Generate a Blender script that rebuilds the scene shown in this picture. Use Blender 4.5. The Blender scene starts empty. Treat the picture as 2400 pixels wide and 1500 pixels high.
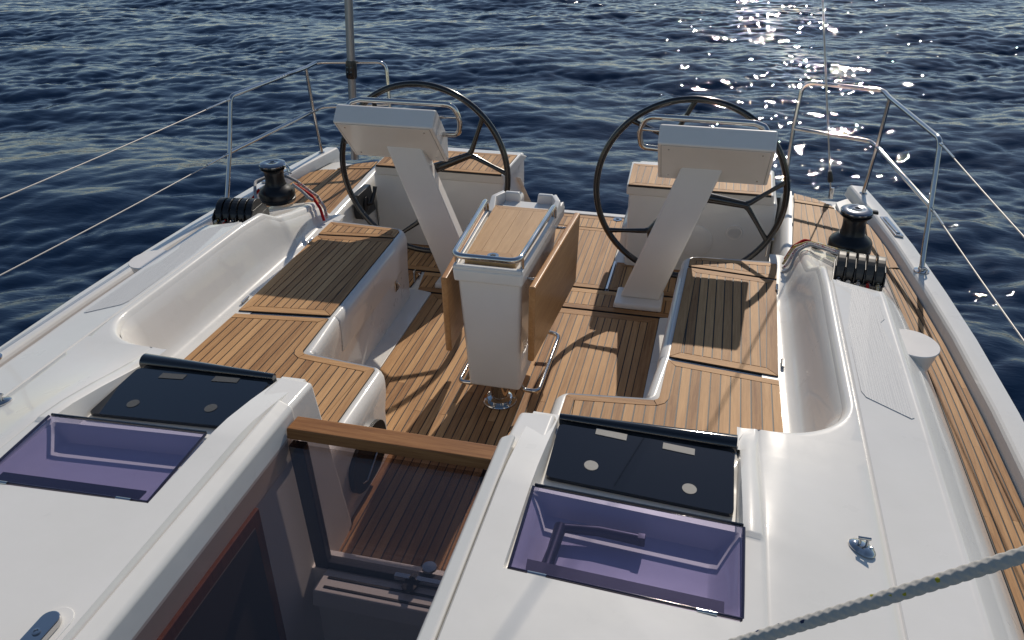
import bpy, bmesh, math, random
import numpy as np
from mathutils import Vector, Matrix
random.seed(7)
R = math.radians
scene = bpy.context.scene
col = scene.collection

# ------------------------------------------------------------------ camera
cd = bpy.data.cameras.new('camera'); cam = bpy.data.objects.new('camera', cd); col.objects.link(cam)
cd.sensor_width = 36.0; cd.lens = 36.0*1918.9/2400.0; cd.clip_start = 0.02; cd.clip_end = 5000
_r = Vector((0.9711, 0.2387, -0.0074)); _u = Vector((-0.1124, 0.4841, 0.8677)); _f = Vector((-0.2107, 0.8418, -0.4969))
m = Matrix((( _r.x, _u.x, -_f.x), (_r.y, _u.y, -_f.y), (_r.z, _u.z, -_f.z)))
cam.matrix_world = Matrix.Translation((0.8206, -1.3673, 2.2322)) @ m.to_4x4()
scene.camera = cam

# ------------------------------------------------------------------ sky and sun
SUN_EL, SUN_AZ = 34.3, 5.9                       # degrees; azimuth from +y towards +x
w = bpy.data.worlds.new('World'); scene.world = w; w.use_nodes = True
nt = w.node_tree; bg = nt.nodes['Background']
sky = nt.nodes.new('ShaderNodeTexSky'); sky.sky_type = 'NISHITA'; sky.sun_disc = False
sky.sun_elevation = R(SUN_EL); sky.sun_rotation = R(SUN_AZ); sky.air_density = 1.0; sky.dust_density = 0.12; sky.ozone_density = 1.0
nt.links.new(sky.outputs[0], bg.inputs[0]); bg.inputs[1].default_value = 0.075
sd = bpy.data.lights.new('sun', 'SUN'); sun = bpy.data.objects.new('sun', sd); col.objects.link(sun)
sd.energy = 3.1; sd.angle = R(0.5); sd.color = (1.0, 0.90, 0.775)
_s = Vector((math.sin(R(SUN_AZ))*math.cos(R(SUN_EL)), math.cos(R(SUN_AZ))*math.cos(R(SUN_EL)), math.sin(R(SUN_EL))))
sun.rotation_euler = _s.to_track_quat('Z', 'Y').to_euler()
sun.location = _s*30
vs = scene.view_settings
vs.view_transform = 'Standard'; vs.look = 'None'; vs.exposure = 0.2; vs.gamma = 1.0; vs.use_curve_mapping = False

# ------------------------------------------------------------------ materials
def mat(name):
    mm = bpy.data.materials.new(name); mm.use_nodes = True
    n = mm.node_tree.nodes; return mm, n, mm.node_tree.links, n['Principled BSDF']
def simple(name, c, rough=0.4, metal=0.0, coat=0.0, spec=0.5, bump=0.0, bscale=200.0, vary=0.0):
    mm, n, l, b = mat(name)
    b.inputs['Base Color'].default_value = (*c, 1); b.inputs['Roughness'].default_value = rough
    b.inputs['Metallic'].default_value = metal; b.inputs['Coat Weight'].default_value = coat
    b.inputs['Coat Roughness'].default_value = 0.08; b.inputs['Specular IOR Level'].default_value = spec
    tc = n.new('ShaderNodeTexCoord')
    if bump:
        t = n.new('ShaderNodeTexNoise'); t.inputs['Scale'].default_value = bscale; t.inputs['Detail'].default_value = 3
        l.new(tc.outputs['Object'], t.inputs['Vector'])
        bp_ = n.new('ShaderNodeBump'); bp_.inputs['Strength'].default_value = bump; bp_.inputs['Distance'].default_value = 0.002
        l.new(t.outputs[0], bp_.inputs['Height']); l.new(bp_.outputs[0], b.inputs['Normal'])
    if vary:
        t = n.new('ShaderNodeTexNoise'); t.inputs['Scale'].default_value = 5.0; t.inputs['Detail'].default_value = 5
        l.new(tc.outputs['Object'], t.inputs['Vector'])
        r_ = n.new('ShaderNodeMapRange'); r_.inputs['From Min'].default_value = 0.3; r_.inputs['From Max'].default_value = 0.7
        r_.inputs['To Min'].default_value = max(0.02, rough-vary); r_.inputs['To Max'].default_value = rough+vary
        l.new(t.outputs[0], r_.inputs['Value']); l.new(r_.outputs[0], b.inputs['Roughness'])
    return mm
def gelcoat(name, c=(0.74, 0.725, 0.695), rough=0.3):
    mm, n, l, b = mat(name)
    tc = n.new('ShaderNodeTexCoord')
    t = n.new('ShaderNodeTexNoise'); t.inputs['Scale'].default_value = 2.3; t.inputs['Detail'].default_value = 7; t.inputs['Roughness'].default_value = 0.65
    l.new(tc.outputs['Object'], t.inputs['Vector'])
    cr = n.new('ShaderNodeValToRGB'); cr.color_ramp.elements[0].position = 0.3; cr.color_ramp.elements[1].position = 0.72
    cr.color_ramp.elements[0].color = (c[0]*0.93, c[1]*0.93, c[2]*0.91, 1); cr.color_ramp.elements[1].color = (*c, 1)
    l.new(t.outputs[0], cr.inputs[0]); l.new(cr.outputs[0], b.inputs['Base Color'])
    t2 = n.new('ShaderNodeTexNoise'); t2.inputs['Scale'].default_value = 9.0; t2.inputs['Detail'].default_value = 6
    l.new(tc.outputs['Object'], t2.inputs['Vector'])
    r_ = n.new('ShaderNodeMapRange'); r_.inputs['To Min'].default_value = rough*0.6; r_.inputs['To Max'].default_value = rough*1.5
    l.new(t2.outputs[0], r_.inputs['Value']); l.new(r_.outputs[0], b.inputs['Roughness'])
    b.inputs['Specular IOR Level'].default_value = 0.12; b.inputs['Coat Weight'].default_value = 0.55
    mp_ = n.new('ShaderNodeMapping'); mp_.inputs['Rotation'].default_value = (0, 0, R(35)); mp_.inputs['Scale'].default_value = (3, 26, 9); l.new(tc.outputs['Object'], mp_.inputs['Vector'])
    t4 = n.new('ShaderNodeTexNoise'); t4.inputs['Scale'].default_value = 1.0; t4.inputs['Detail'].default_value = 4; l.new(mp_.outputs[0], t4.inputs['Vector'])
    r4 = n.new('ShaderNodeMapRange'); r4.inputs['From Min'].default_value = 0.52; r4.inputs['From Max'].default_value = 0.75; r4.inputs['To Min'].default_value = 0.04; r4.inputs['To Max'].default_value = 0.16
    l.new(t4.outputs[0], r4.inputs['Value']); l.new(r4.outputs[0], b.inputs['Coat Roughness'])
    t3 = n.new('ShaderNodeTexNoise'); t3.inputs['Scale'].default_value = 14; t3.inputs['Detail'].default_value = 2
    l.new(tc.outputs['Object'], t3.inputs['Vector'])
    bb = n.new('ShaderNodeBump'); bb.inputs['Strength'].default_value = 0.04; bb.inputs['Distance'].default_value = 0.01
    l.new(t3.outputs[0], bb.inputs['Height']); l.new(bb.outputs[0], b.inputs['Normal'])
    return mm
def teak(name, axis='y', dark=(0.225, 0.105, 0.043), light=(0.60, 0.355, 0.165), rough=0.6, coat=0.0, vary=0.4, spec=0.2):
    mm, n, l, b = mat(name)
    tc = n.new('ShaderNodeTexCoord'); oi = n.new('ShaderNodeObjectInfo')
    off = n.new('ShaderNodeVectorMath'); off.operation = 'MULTIPLY_ADD'
    geo = n.new('ShaderNodeNewGeometry'); ad = n.new('ShaderNodeMath'); ad.operation = 'ADD'; l.new(oi.outputs['Random'], ad.inputs[0]); l.new(geo.outputs['Random Per Island'], ad.inputs[1])
    fq = n.new('ShaderNodeMath'); fq.operation = 'FRACT'; l.new(ad.outputs[0], fq.inputs[0])
    cmb = n.new('ShaderNodeCombineXYZ')
    for k in range(3): l.new(fq.outputs[0], cmb.inputs[k])
    l.new(cmb.outputs[0], off.inputs[0]); off.inputs[1].default_value = (37, 19, 53); l.new(tc.outputs['Object'], off.inputs[2])
    def grain(sa, sl, det, ro):
        mp = n.new('ShaderNodeMapping'); s = {'y': (sa, sl, sa), 'x': (sl, sa, sa), 'z': (sa, sa, sl)}[axis]
        mp.inputs['Scale'].default_value = s; l.new(off.outputs[0], mp.inputs['Vector'])
        t = n.new('ShaderNodeTexNoise'); t.inputs['Scale'].default_value = 1.0; t.inputs['Detail'].default_value = det; t.inputs['Roughness'].default_value = ro
        t.inputs['Distortion'].default_value = 0.6
        l.new(mp.outputs[0], t.inputs['Vector']); return t
    g1 = grain(75, 3.2, 4, 0.6); g2 = grain(380, 14, 3, 0.7); g3 = grain(9, 2.0, 2, 0.5)
    def add(a, fa, bsock):
        x = n.new('ShaderNodeMath'); x.operation = 'MULTIPLY_ADD'; l.new(a, x.inputs[0]); x.inputs[1].default_value = fa
        if hasattr(bsock, 'is_output'): l.new(bsock, x.inputs[2])
        else: x.inputs[2].default_value = bsock
        return x.outputs[0]
    v = add(g1.outputs[0], 0.75, -0.25)
    v = add(g2.outputs[0], 0.5, v); v = add(g3.outputs[0], 0.35, v)
    v = add(fq.outputs[0], vary, v)
    mr = n.new('ShaderNodeMapRange'); mr.inputs['From Min'].default_value = 0.32+vary*0.18; mr.inputs['From Max'].default_value = 0.82+vary*0.75
    l.new(v, mr.inputs['Value'])
    cr = n.new('ShaderNodeValToRGB'); e = cr.color_ramp.elements
    e[0].color = (*dark, 1); e[1].color = (*light, 1)
    x = cr.color_ramp.elements.new(0.5); x.color = (dark[0]*.45+light[0]*.55, dark[1]*.47+light[1]*.53, dark[2]*.5+light[2]*.5, 1)
    l.new(mr.outputs[0], cr.inputs[0])
    l.new(cr.outputs[0], b.inputs['Base Color'])
    b.inputs['Roughness'].default_value = rough; b.inputs['Specular IOR Level'].default_value = spec
    b.inputs['Coat Weight'].default_value = coat; b.inputs['Coat Roughness'].default_value = 0.15
    bb = n.new('ShaderNodeBump'); bb.inputs['Strength'].default_value = 0.35; bb.inputs['Distance'].default_value = 0.0012
    l.new(g2.outputs[0], bb.inputs['Height']); l.new(bb.outputs[0], b.inputs['Normal'])
    return mm
def tinted(name, c, rough=0.02, gloss=1.0, surf=(0.0, 0.0, 0.0)):
    mm, n, l, b = mat(name); n.remove(b); out = n['Material Output']
    tr = n.new('ShaderNodeBsdfTransparent'); tr.inputs[0].default_value = (*c, 1)
    df = n.new('ShaderNodeBsdfDiffuse'); df.inputs[0].default_value = (*surf, 1)
    mx0 = n.new('ShaderNodeMixShader'); mx0.inputs[0].default_value = 0.10
    l.new(tr.outputs[0], mx0.inputs[1]); l.new(df.outputs[0], mx0.inputs[2])
    gl = n.new('ShaderNodeBsdfGlossy'); gl.inputs['Roughness'].default_value = rough
    lw = n.new('ShaderNodeLayerWeight'); lw.inputs[0].default_value = 0.5
    pw = n.new('ShaderNodeMath'); pw.operation = 'POWER'; l.new(lw.outputs['Facing'], pw.inputs[0]); pw.inputs[1].default_value = 5.0
    mu = n.new('ShaderNodeMath'); mu.operation = 'MULTIPLY_ADD'; l.new(pw.outputs[0], mu.inputs[0]); mu.inputs[1].default_value = 0.9*gloss; mu.inputs[2].default_value = 0.055*gloss
    mx = n.new('ShaderNodeMixShader'); l.new(mu.outputs[0], mx.inputs[0]); l.new(mx0.outputs[0], mx.inputs[1]); l.new(gl.outputs[0], mx.inputs[2])
    l.new(mx.outputs[0], out.inputs[0]); return mm
def rope_mat(name, c, flecks, fs=120.0, thr=0.62):
    mm, n, l, b = mat(name); tc = n.new('ShaderNodeTexCoord')
    v = n.new('ShaderNodeTexVoronoi'); v.inputs['Scale'].default_value = fs; l.new(tc.outputs['Object'], v.inputs['Vector'])
    sep = n.new('ShaderNodeSeparateColor'); l.new(v.outputs['Color'], sep.inputs[0])
    cr = n.new('ShaderNodeValToRGB'); cr.color_ramp.interpolation = 'CONSTANT'
    cr.color_ramp.elements[0].color = (*c, 1); cr.color_ramp.elements[1].position = thr; cr.color_ramp.elements[1].color = (*flecks[0], 1)
    if len(flecks) > 1:
        e = cr.color_ramp.elements.new((1+thr)/2); e.color = (*flecks[1], 1)
    l.new(sep.outputs[0], cr.inputs[0]); l.new(cr.outputs[0], b.inputs['Base Color'])
    b.inputs['Roughness'].default_value = 0.85; b.inputs['Specular IOR Level'].default_value = 0.2
    return mm
M = {}
M['gel'] = gelcoat('white_gelcoat')
M['gel_matt'] = gelcoat('white_moulding', (0.79, 0.755, 0.715), 0.34)
M['hull'] = gelcoat('hull_gelcoat', (0.74, 0.73, 0.71), 0.15)
M['teak_y'] = teak('teak_planks_lengthwise', 'y'); M['teak_x'] = teak('teak_planks_crosswise', 'x')
M['tab_y'] = teak('table_teak_lengthwise', 'y', (0.42, 0.24, 0.10), (0.60, 0.375, 0.18), 0.38, 0.15, 0.1)
M['tab_x'] = teak('table_teak_crosswise', 'x', (0.36, 0.19, 0.08), (0.52, 0.32, 0.15), 0.38, 0.15, 0.1)
M['leaf'] = teak('varnished_table_leaf', 'y', (0.34, 0.155, 0.055), (0.53, 0.29, 0.12), 0.36, 0.25, 0.1)
M['bar'] = teak('varnished_wood_bar', 'x', (0.17, 0.062, 0.02), (0.42, 0.20, 0.075), 0.5, 0.1, 0.05)
M['mahog'] = teak('dark_mahogany', 'z', (0.12, 0.04, 0.018), (0.24, 0.09, 0.04), 0.4, 0.1, 0.05)
M['caulk'] = simple('black_caulking', (0.012, 0.012, 0.013), 0.6)
M['steel'] = simple('polished_stainless', (0.54, 0.53, 0.52), 0.07, 1.0, vary=0.04)
M['cap'] = simple('dark_chrome_cap', (0.26, 0.27, 0.29), 0.14, 1.0, vary=0.05)
M['wire'] = simple('wire_rope_steel', (0.50, 0.47, 0.43), 0.5, 0.35)
M['alu'] = simple('grey_anodised_tube', (0.30, 0.31, 0.33), 0.38, 0.85)
M['lever'] = simple('grey_lever_plastic', (0.045, 0.043, 0.038), 0.5)
M['black'] = simple('black_plastic', (0.013, 0.013, 0.014), 0.38, vary=0.1)
M['drum'] = simple('winch_black', (0.014, 0.015, 0.017), 0.33, 0.3, bump=0.05, bscale=60, vary=0.08)
M['wheel'] = simple('black_wheel_coating', (0.010, 0.010, 0.011), 0.22, coat=0.4)
M['panel'] = simple('dark_smoked_panel', (0.006, 0.008, 0.014), 0.03, spec=0.5)
M['trim'] = simple('glossy_black_trim', (0.008, 0.010, 0.013), 0.06, coat=0.6)
M['velcro'] = simple('pale_grey_velcro', (0.42, 0.40, 0.36), 0.9, bump=0.8, bscale=900)
M['pad'] = None
M['edge'] = simple('dark_purple_edge', (0.015, 0.011, 0.03), 0.08, coat=0.5)
M['velcro_dimmed'] = simple('velcro_dimmed_as_under_glass', (0.06, 0.065, 0.07), 0.8, bump=0.8, bscale=900)  # velcro colour darkened to paint in the dimming of smoked glass over it
M['purple'] = tinted('purple_tinted_acrylic', (0.825, 0.80, 0.93), 0.03, 0.9, (0.05, 0.04, 0.10))
M['smoke'] = tinted('smoked_brown_acrylic', (0.86, 0.79, 0.785), 0.02, 0.6, (0.012, 0.010, 0.012))
M['smoke2'] = tinted('smoked_door_acrylic', (0.90, 0.885, 0.89), 0.03, 0.5, (0.01, 0.01, 0.012))
M['frame'] = simple('dark_blue_frame', (0.018, 0.022, 0.035), 0.35)
M['inner'] = simple('interior_white', (0.80, 0.79, 0.77), 0.5)
M['dark'] = simple('interior_dark', (0.05, 0.045, 0.045), 0.7)
M['rope_w'] = rope_mat('white_rope_with_flecks', (0.42, 0.41, 0.385), [(0.34, 0.31, 0.03), (0.03, 0.04, 0.09)], 330, 0.982)
M['rope_g'] = rope_mat('grey_rope', (0.42, 0.41, 0.40), [(0.25, 0.25, 0.26)], 300, 0.7)
M['rope_r'] = rope_mat('red_rope', (0.45, 0.012, 0.014), [(0.30, 0.01, 0.01)], 300, 0.7)
M['rope_s'] = rope_mat('flecked_rope', (0.55, 0.54, 0.50), [(0.03, 0.10, 0.05), (0.40, 0.03, 0.05)], 260, 0.68)
M['rope_y'] = rope_mat('yellow_flecked_rope', (0.55, 0.49, 0.34), [(0.50, 0.30, 0.02)], 200, 0.7)
M['rope_p'] = rope_mat('red_flecked_rope', (0.60, 0.56, 0.52), [(0.35, 0.04, 0.10)], 190, 0.78)
# embossed non-slip pad
mm, n, l, b = mat('grey_nonslip_pad'); b.inputs['Base Color'].default_value = (0.60, 0.61, 0.62, 1); b.inputs['Roughness'].default_value = 0.55
tc = n.new('ShaderNodeTexCoord'); mp = n.new('ShaderNodeMapping'); mp.inputs['Rotation'].default_value = (0, 0, R(45)); l.new(tc.outputs['Object'], mp.inputs['Vector'])
ck = n.new('ShaderNodeTexChecker'); ck.inputs['Scale'].default_value = 170; l.new(mp.outputs[0], ck.inputs['Vector'])
ck.inputs['Color1'].default_value = (0.66, 0.66, 0.65, 1); ck.inputs['Color2'].default_value = (0.53, 0.535, 0.54, 1); l.new(ck.outputs['Color'], b.inputs['Base Color'])
bb = n.new('ShaderNodeBump'); bb.inputs['Strength'].default_value = 0.9; bb.inputs['Distance'].default_value = 0.003
l.new(ck.outputs['Fac'], bb.inputs['Height']); l.new(bb.outputs[0], b.inputs['Normal']); M['pad'] = mm

# ------------------------------------------------------------------ mesh helpers
def link(name, me, m_, parent=None, smooth=True, ang=35):
    o = bpy.data.objects.new(name, me); col.objects.link(o)
    if m_: me.materials.append(M[m_] if isinstance(m_, str) else m_)
    if parent: o.parent = parent
    if smooth:
        me.polygons.foreach_set('use_smooth', [True]*len(me.polygons))
        try: me.set_sharp_from_angle(angle=R(ang))
        except Exception: pass
    return o
def raw(name, V, F, m_, parent=None, smooth=True, ang=35, fix=True):
    me = bpy.data.meshes.new(name); me.from_pydata([tuple(map(float, v)) for v in V], [], F); me.update()
    if fix:
        bm = bmesh.new(); bm.from_mesh(me); bmesh.ops.recalc_face_normals(bm, faces=bm.faces); bm.to_mesh(me); bm.free()
    return link(name, me, m_, parent, smooth, ang)
def frombm(name, bm, m_, parent=None, smooth=True, ang=35):
    bmesh.ops.recalc_face_normals(bm, faces=bm.faces)
    me = bpy.data.meshes.new(name); bm.to_mesh(me); bm.free(); o = link(name, me, m_, parent, smooth, ang)
    if smooth: wn_ = o.modifiers.new('weighted', 'WEIGHTED_NORMAL'); wn_.weight = 60; wn_.keep_sharp = True
    return o
def hexa(name, P, m_, parent=None, bev=0.004, seg=2):
    """eight corners: 0-3 bottom ccw, 4-7 top ccw, bevelled"""
    bm = bmesh.new(); v = [bm.verts.new(p) for p in P]
    for f in ((3,2,1,0),(4,5,6,7),(0,1,5,4),(1,2,6,5),(2,3,7,6),(3,0,4,7)): bm.faces.new([v[i] for i in f])
    if bev: bmesh.ops.bevel(bm, geom=list(bm.edges), offset=bev, segments=seg, profile=0.5, affect='EDGES', clamp_overlap=True)
    return frombm(name, bm, m_, parent, True, 40)
def box(name, x0, x1, y0, y1, z0, z1, m_, parent=None, bev=0.004, seg=2):
    if x0 > x1: x0, x1 = x1, x0
    return hexa(name, [(x0,y0,z0),(x1,y0,z0),(x1,y1,z0),(x0,y1,z0),(x0,y0,z1),(x1,y0,z1),(x1,y1,z1),(x0,y1,z1)], m_, parent, bev, seg)
def prism_data(poly, z0, z1):
    n_ = len(poly); V = [(x, y, z0) for x, y in poly]+[(x, y, z1) for x, y in poly]
    F = [list(range(n_))[::-1], list(range(n_, 2*n_))]+[(i, (i+1) % n_, n_+(i+1) % n_, n_+i) for i in range(n_)]
    return V, F
def prism(name, poly, z0, z1, m_, parent=None, bev=0.0, seg=2, fn=None):
    V, F = prism_data(poly, z0, z1)
    if fn: V = [fn(v) for v in V]
    bm = bmesh.new(); vv = [bm.verts.new(v) for v in V]
    for f in F: bm.faces.new([vv[i] for i in f])
    if bev: bmesh.ops.bevel(bm, geom=list(bm.edges), offset=bev, segments=seg, profile=0.5, affect='EDGES', clamp_overlap=True)
    return frombm(name, bm, m_, parent, bool(bev), 40)
def fillet(P, r, seg=6, closed=False):
    P = [Vector(p) for p in P]; out = []
    rr = r if isinstance(r, (list, tuple)) else [r]*len(P)
    for i, p in enumerate(P):
        if not closed and i in (0, len(P)-1): out.append(p); continue
        a, c = P[i-1], P[(i+1) % len(P)]; d1 = (a-p); d2 = (c-p); l1, l2 = d1.length, d2.length; d1.normalize(); d2.normalize()
        ang = d1.angle(d2)
        if rr[i] <= 0 or ang > 3.05: out.append(p); continue
        t = min(rr[i]/math.tan(ang/2), 0.49*l1, 0.49*l2)
        s, e = p+d1*t, p+d2*t
        for k in range(seg+1):
            u = k/seg; out.append((1-u)**2*s+2*u*(1-u)*p+u*u*e)
    return out
def tube_data(P, r, n_=10, closed=False, rf=None):
    P = [Vector(p) for p in P]; V = []; F = []
    T = []
    for i in range(len(P)):
        a = P[i-1] if (i or closed) else P[i]; c = P[(i+1) % len(P)] if (i < len(P)-1 or closed) else P[i]
        T.append((c-a).normalized())
    ref = Vector((0, 0, 1)) if abs(T[0].z) < 0.9 else Vector((1, 0, 0))
    nrm = (ref-T[0]*ref.dot(T[0])).normalized(); s = 0
    for i, p in enumerate(P):
        if i: nrm = (nrm-T[i]*nrm.dot(T[i])).normalized(); s += (p-P[i-1]).length
        bi = T[i].cross(nrm)
        for k in range(n_):
            a = 2*math.pi*k/n_; q = rf(s, a) if rf else (r[i] if isinstance(r, (list, tuple)) else r)
            V.append(p+(nrm*math.cos(a)+bi*math.sin(a))*q)
    N = len(P)
    for i in range(N if closed else N-1):
        j = (i+1) % N
        for k in range(n_): F.append((i*n_+k, i*n_+(k+1) % n_, j*n_+(k+1) % n_, j*n_+k))
    if not closed:
        F.append(list(range(n_))[::-1]); F.append([(N-1)*n_+k for k in range(n_)])
    return V, F
def tube(name, P, r, m_, parent=None, n_=10, closed=False, fr=0, seg=6, rf=None):
    if fr:
        P0 = [Vector(p) for p in P]; P = fillet(P, fr, seg, closed)
        if isinstance(r, (list, tuple)):
            def near(p):
                best = (1e9, r[0])
                for i in range(len(P0)-1):
                    a, d = P0[i], P0[i+1]-P0[i]; t = min(1, max(0, (p-a).dot(d)/max(d.dot(d), 1e-12))); q = (a+d*t-p).length
                    if q < best[0]: best = (q, r[i]+(r[i+1]-r[i])*t)
                return best[1]
            r = [near(p) for p in P]
    V, F = tube_data(P, r, n_, closed, rf); return raw(name, V, F, m_, parent, True, 50)
def lathe(name, prof, m_, parent=None, c=(0, 0, 0), n_=32, xf=None, ang=35):
    V = []; F = []; k = len(prof)
    for i in range(n_):
        a = 2*math.pi*i/n_
        for r_, z in prof: V.append(Vector((r_*math.cos(a), r_*math.sin(a), z)))
    for i in range(n_):
        for j in range(k-1): F.append((i*k+j, ((i+1) % n_)*k+j, ((i+1) % n_)*k+j+1, i*k+j+1))
    if prof[0][0] > 1e-6: F.append([i*k for i in range(n_)][::-1])
    if prof[-1][0] > 1e-6: F.append([i*k+k-1 for i in range(n_)])
    if xf: V = [xf @ v for v in V]
    V = [v+Vector(c) for v in V]
    o = raw(name, V, F, m_, parent, True, ang); return o
def empty(name, loc, label=None, cat=None, group=None):
    o = bpy.data.objects.new(name, None); col.objects.link(o); o.location = loc; o.empty_display_size = 0.1
    if label: tag(o, label, cat, group)
    return o
def tag(o, label, cat, group=None):
    o['label'] = label; o['category'] = cat
    if group: o['group'] = group
    return o
def adopt(parent):
    """parts are modelled in world space: keep them there under a located empty"""
    bpy.context.view_layer.update()
    for ch in parent.children: ch.matrix_parent_inverse = Matrix.Translation(parent.location).inverted()
def ipl(x, pts):
    return float(np.interp(x, [p[0] for p in pts], [p[1] for p in pts]))
def sstep(a, b_, x):
    t = min(1, max(0, (x-a)/(b_-a))); return t*t*(3-2*t)

# polygon tools for the teak
def area(P): return 0.5*sum(P[i][0]*P[(i+1) % len(P)][1]-P[(i+1) % len(P)][0]*P[i][1] for i in range(len(P)))
def inset(P, d):
    n_ = len(P); dd = d if isinstance(d, (list, tuple)) else [d]*n_; out = []
    L = []
    for i in range(n_):
        a, c = P[i], P[(i+1) % n_]; ex, ey = c[0]-a[0], c[1]-a[1]; l_ = math.hypot(ex, ey) or 1e-9
        nx, ny = -ey/l_, ex/l_; L.append((a[0]+nx*dd[i], a[1]+ny*dd[i], ex/l_, ey/l_))
    for i in range(n_):
        x1, y1, ux, uy = L[i-1]; x2, y2, vx, vy = L[i]; det = ux*vy-uy*vx
        if abs(det) < 1e-6: out.append((x2, y2)); continue
        t = ((x2-x1)*vy-(y2-y1)*vx)/det; out.append((x1+ux*t, y1+uy*t))
    return out
def clip(P, k, v, keep_ge):
    out = []
    for i in range(len(P)):
        a, c = P[i], P[(i+1) % len(P)]
        ia = (a[k] >= v) if keep_ge else (a[k] <= v); ic = (c[k] >= v) if keep_ge else (c[k] <= v)
        if ia: out.append(a)
        if ia != ic:
            t = (v-a[k])/(c[k]-a[k]); out.append((a[0]+(c[0]-a[0])*t, a[1]+(c[1]-a[1])*t))
    return out
def dedupe(P):
    out = []
    for p in P:
        if not out or math.hypot(p[0]-out[-1][0], p[1]-out[-1][1]) > 6e-4: out.append(p)
    if len(out) > 1 and math.hypot(out[0][0]-out[-1][0], out[0][1]-out[-1][1]) < 6e-4: out.pop()
    return out
GAP = 0.0027
SHORT = ([], [], [])
def piece(P, z, parent, m_, zf=None, th=0.006):
    P = dedupe(P)
    if len(P) < 3 or abs(area(P)) < 2e-5: return
    if area(P) < 0: P = P[::-1]
    dz = random.uniform(-0.0003, 0.0003)
    V, F = prism_data(P, z-th, z+dz)
    if zf: V = [(x, y, zz+zf(x, y)) for x, y, zz in V]
    if parent == 'stuff':
        o_ = len(SHORT[0]); SHORT[0].extend(V); SHORT[1].extend([[i+o_ for i in f] for f in F]); SHORT[2].extend([0 if m_ == 'teak_y' else 1]*len(F)); return
    raw('plank', V, F, m_, parent, False, fix=False)
def teak_panel(name, outline, z, parent, groups=(), bw=0.045, pitch=0.0385, phase=0.0, s=1, zf=None, split=(), short=False):
    """caulked base + one mesh for each plank.  groups: lists of edge indices that share one border plank"""
    n_ = len(outline); gd = [0.0]*n_
    for g in groups:
        for i in g: gd[i] = bw
    inner = inset(outline, gd)
    X = lambda P: [(s*x, y) for x, y in P]
    V, F = prism_data(outline, z-0.014, z-0.0022)
    V = [(s*x, y, zz+(zf(s*x, y) if zf else 0)) for x, y, zz in V]
    part = raw(name, V, F, 'caulk', parent, False); base_ = part
    if short: part = 'stuff'
    for g in groups:
        a = [outline[i] for i in g]+[outline[(g[-1]+1) % n_]]; b_ = [inner[i] for i in g]+[inner[(g[-1]+1) % n_]]
        P = inset(dedupe(a+b_[::-1]), GAP/2) if len(g) == 1 else [p for p in (inset_open(a, GAP/2)+inset_open(b_, -GAP/2)[::-1])]
        ln = (a[-1][0]-a[0][0], a[-1][1]-a[0][1])
        piece(X(P), z, part, 'teak_x' if abs(ln[0]) > abs(ln[1]) else 'teak_y', zf)
    core = inset(inner, [GAP if gd[i] else 0.0 for i in range(n_)])
    x0 = min(p[0] for p in core); x1 = max(p[0] for p in core)
    k = math.floor((x0-phase)/pitch)
    while phase+k*pitch < x1:
        a, b_ = phase+k*pitch+GAP, phase+(k+1)*pitch-GAP; k += 1
        P = clip(clip(core, 0, max(a, x0), True), 0, min(b_, x1), False)
        if len(P) < 3: continue
        cuts = [s_ for s_ in split if min(p[1] for p in P) < s_+0.1*(k % 3) < max(p[1] for p in P)] if split else []
        if cuts:
            c = cuts[0]+0.1*(k % 3)
            piece(X(clip(P, 1, c-0.001, False)), z, part, 'teak_y', zf); piece(X(clip(P, 1, c+0.001, True)), z, part, 'teak_y', zf)
        else: piece(X(P), z, part, 'teak_y', zf)
    return base_
def inset_open(a, d):
    out = []
    for i in range(len(a)):
        p, q = a[max(i-1, 0)], a[min(i+1, len(a)-1)]; ex, ey = q[0]-p[0], q[1]-p[1]; l_ = math.hypot(ex, ey) or 1e-9
        out.append((a[i][0]-ey/l_*d, a[i][1]+ex/l_*d))
    # pull the two ends in by the gap
    def pull(p, q):
        l_ = math.hypot(q[0]-p[0], q[1]-p[1]) or 1e-9; return (p[0]+(q[0]-p[0])/l_*abs(d), p[1]+(q[1]-p[1])/l_*abs(d))
    if len(out) > 1: out[0], out[-1] = pull(out[0], out[1]), pull(out[-1], out[-2])
    return out

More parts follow.
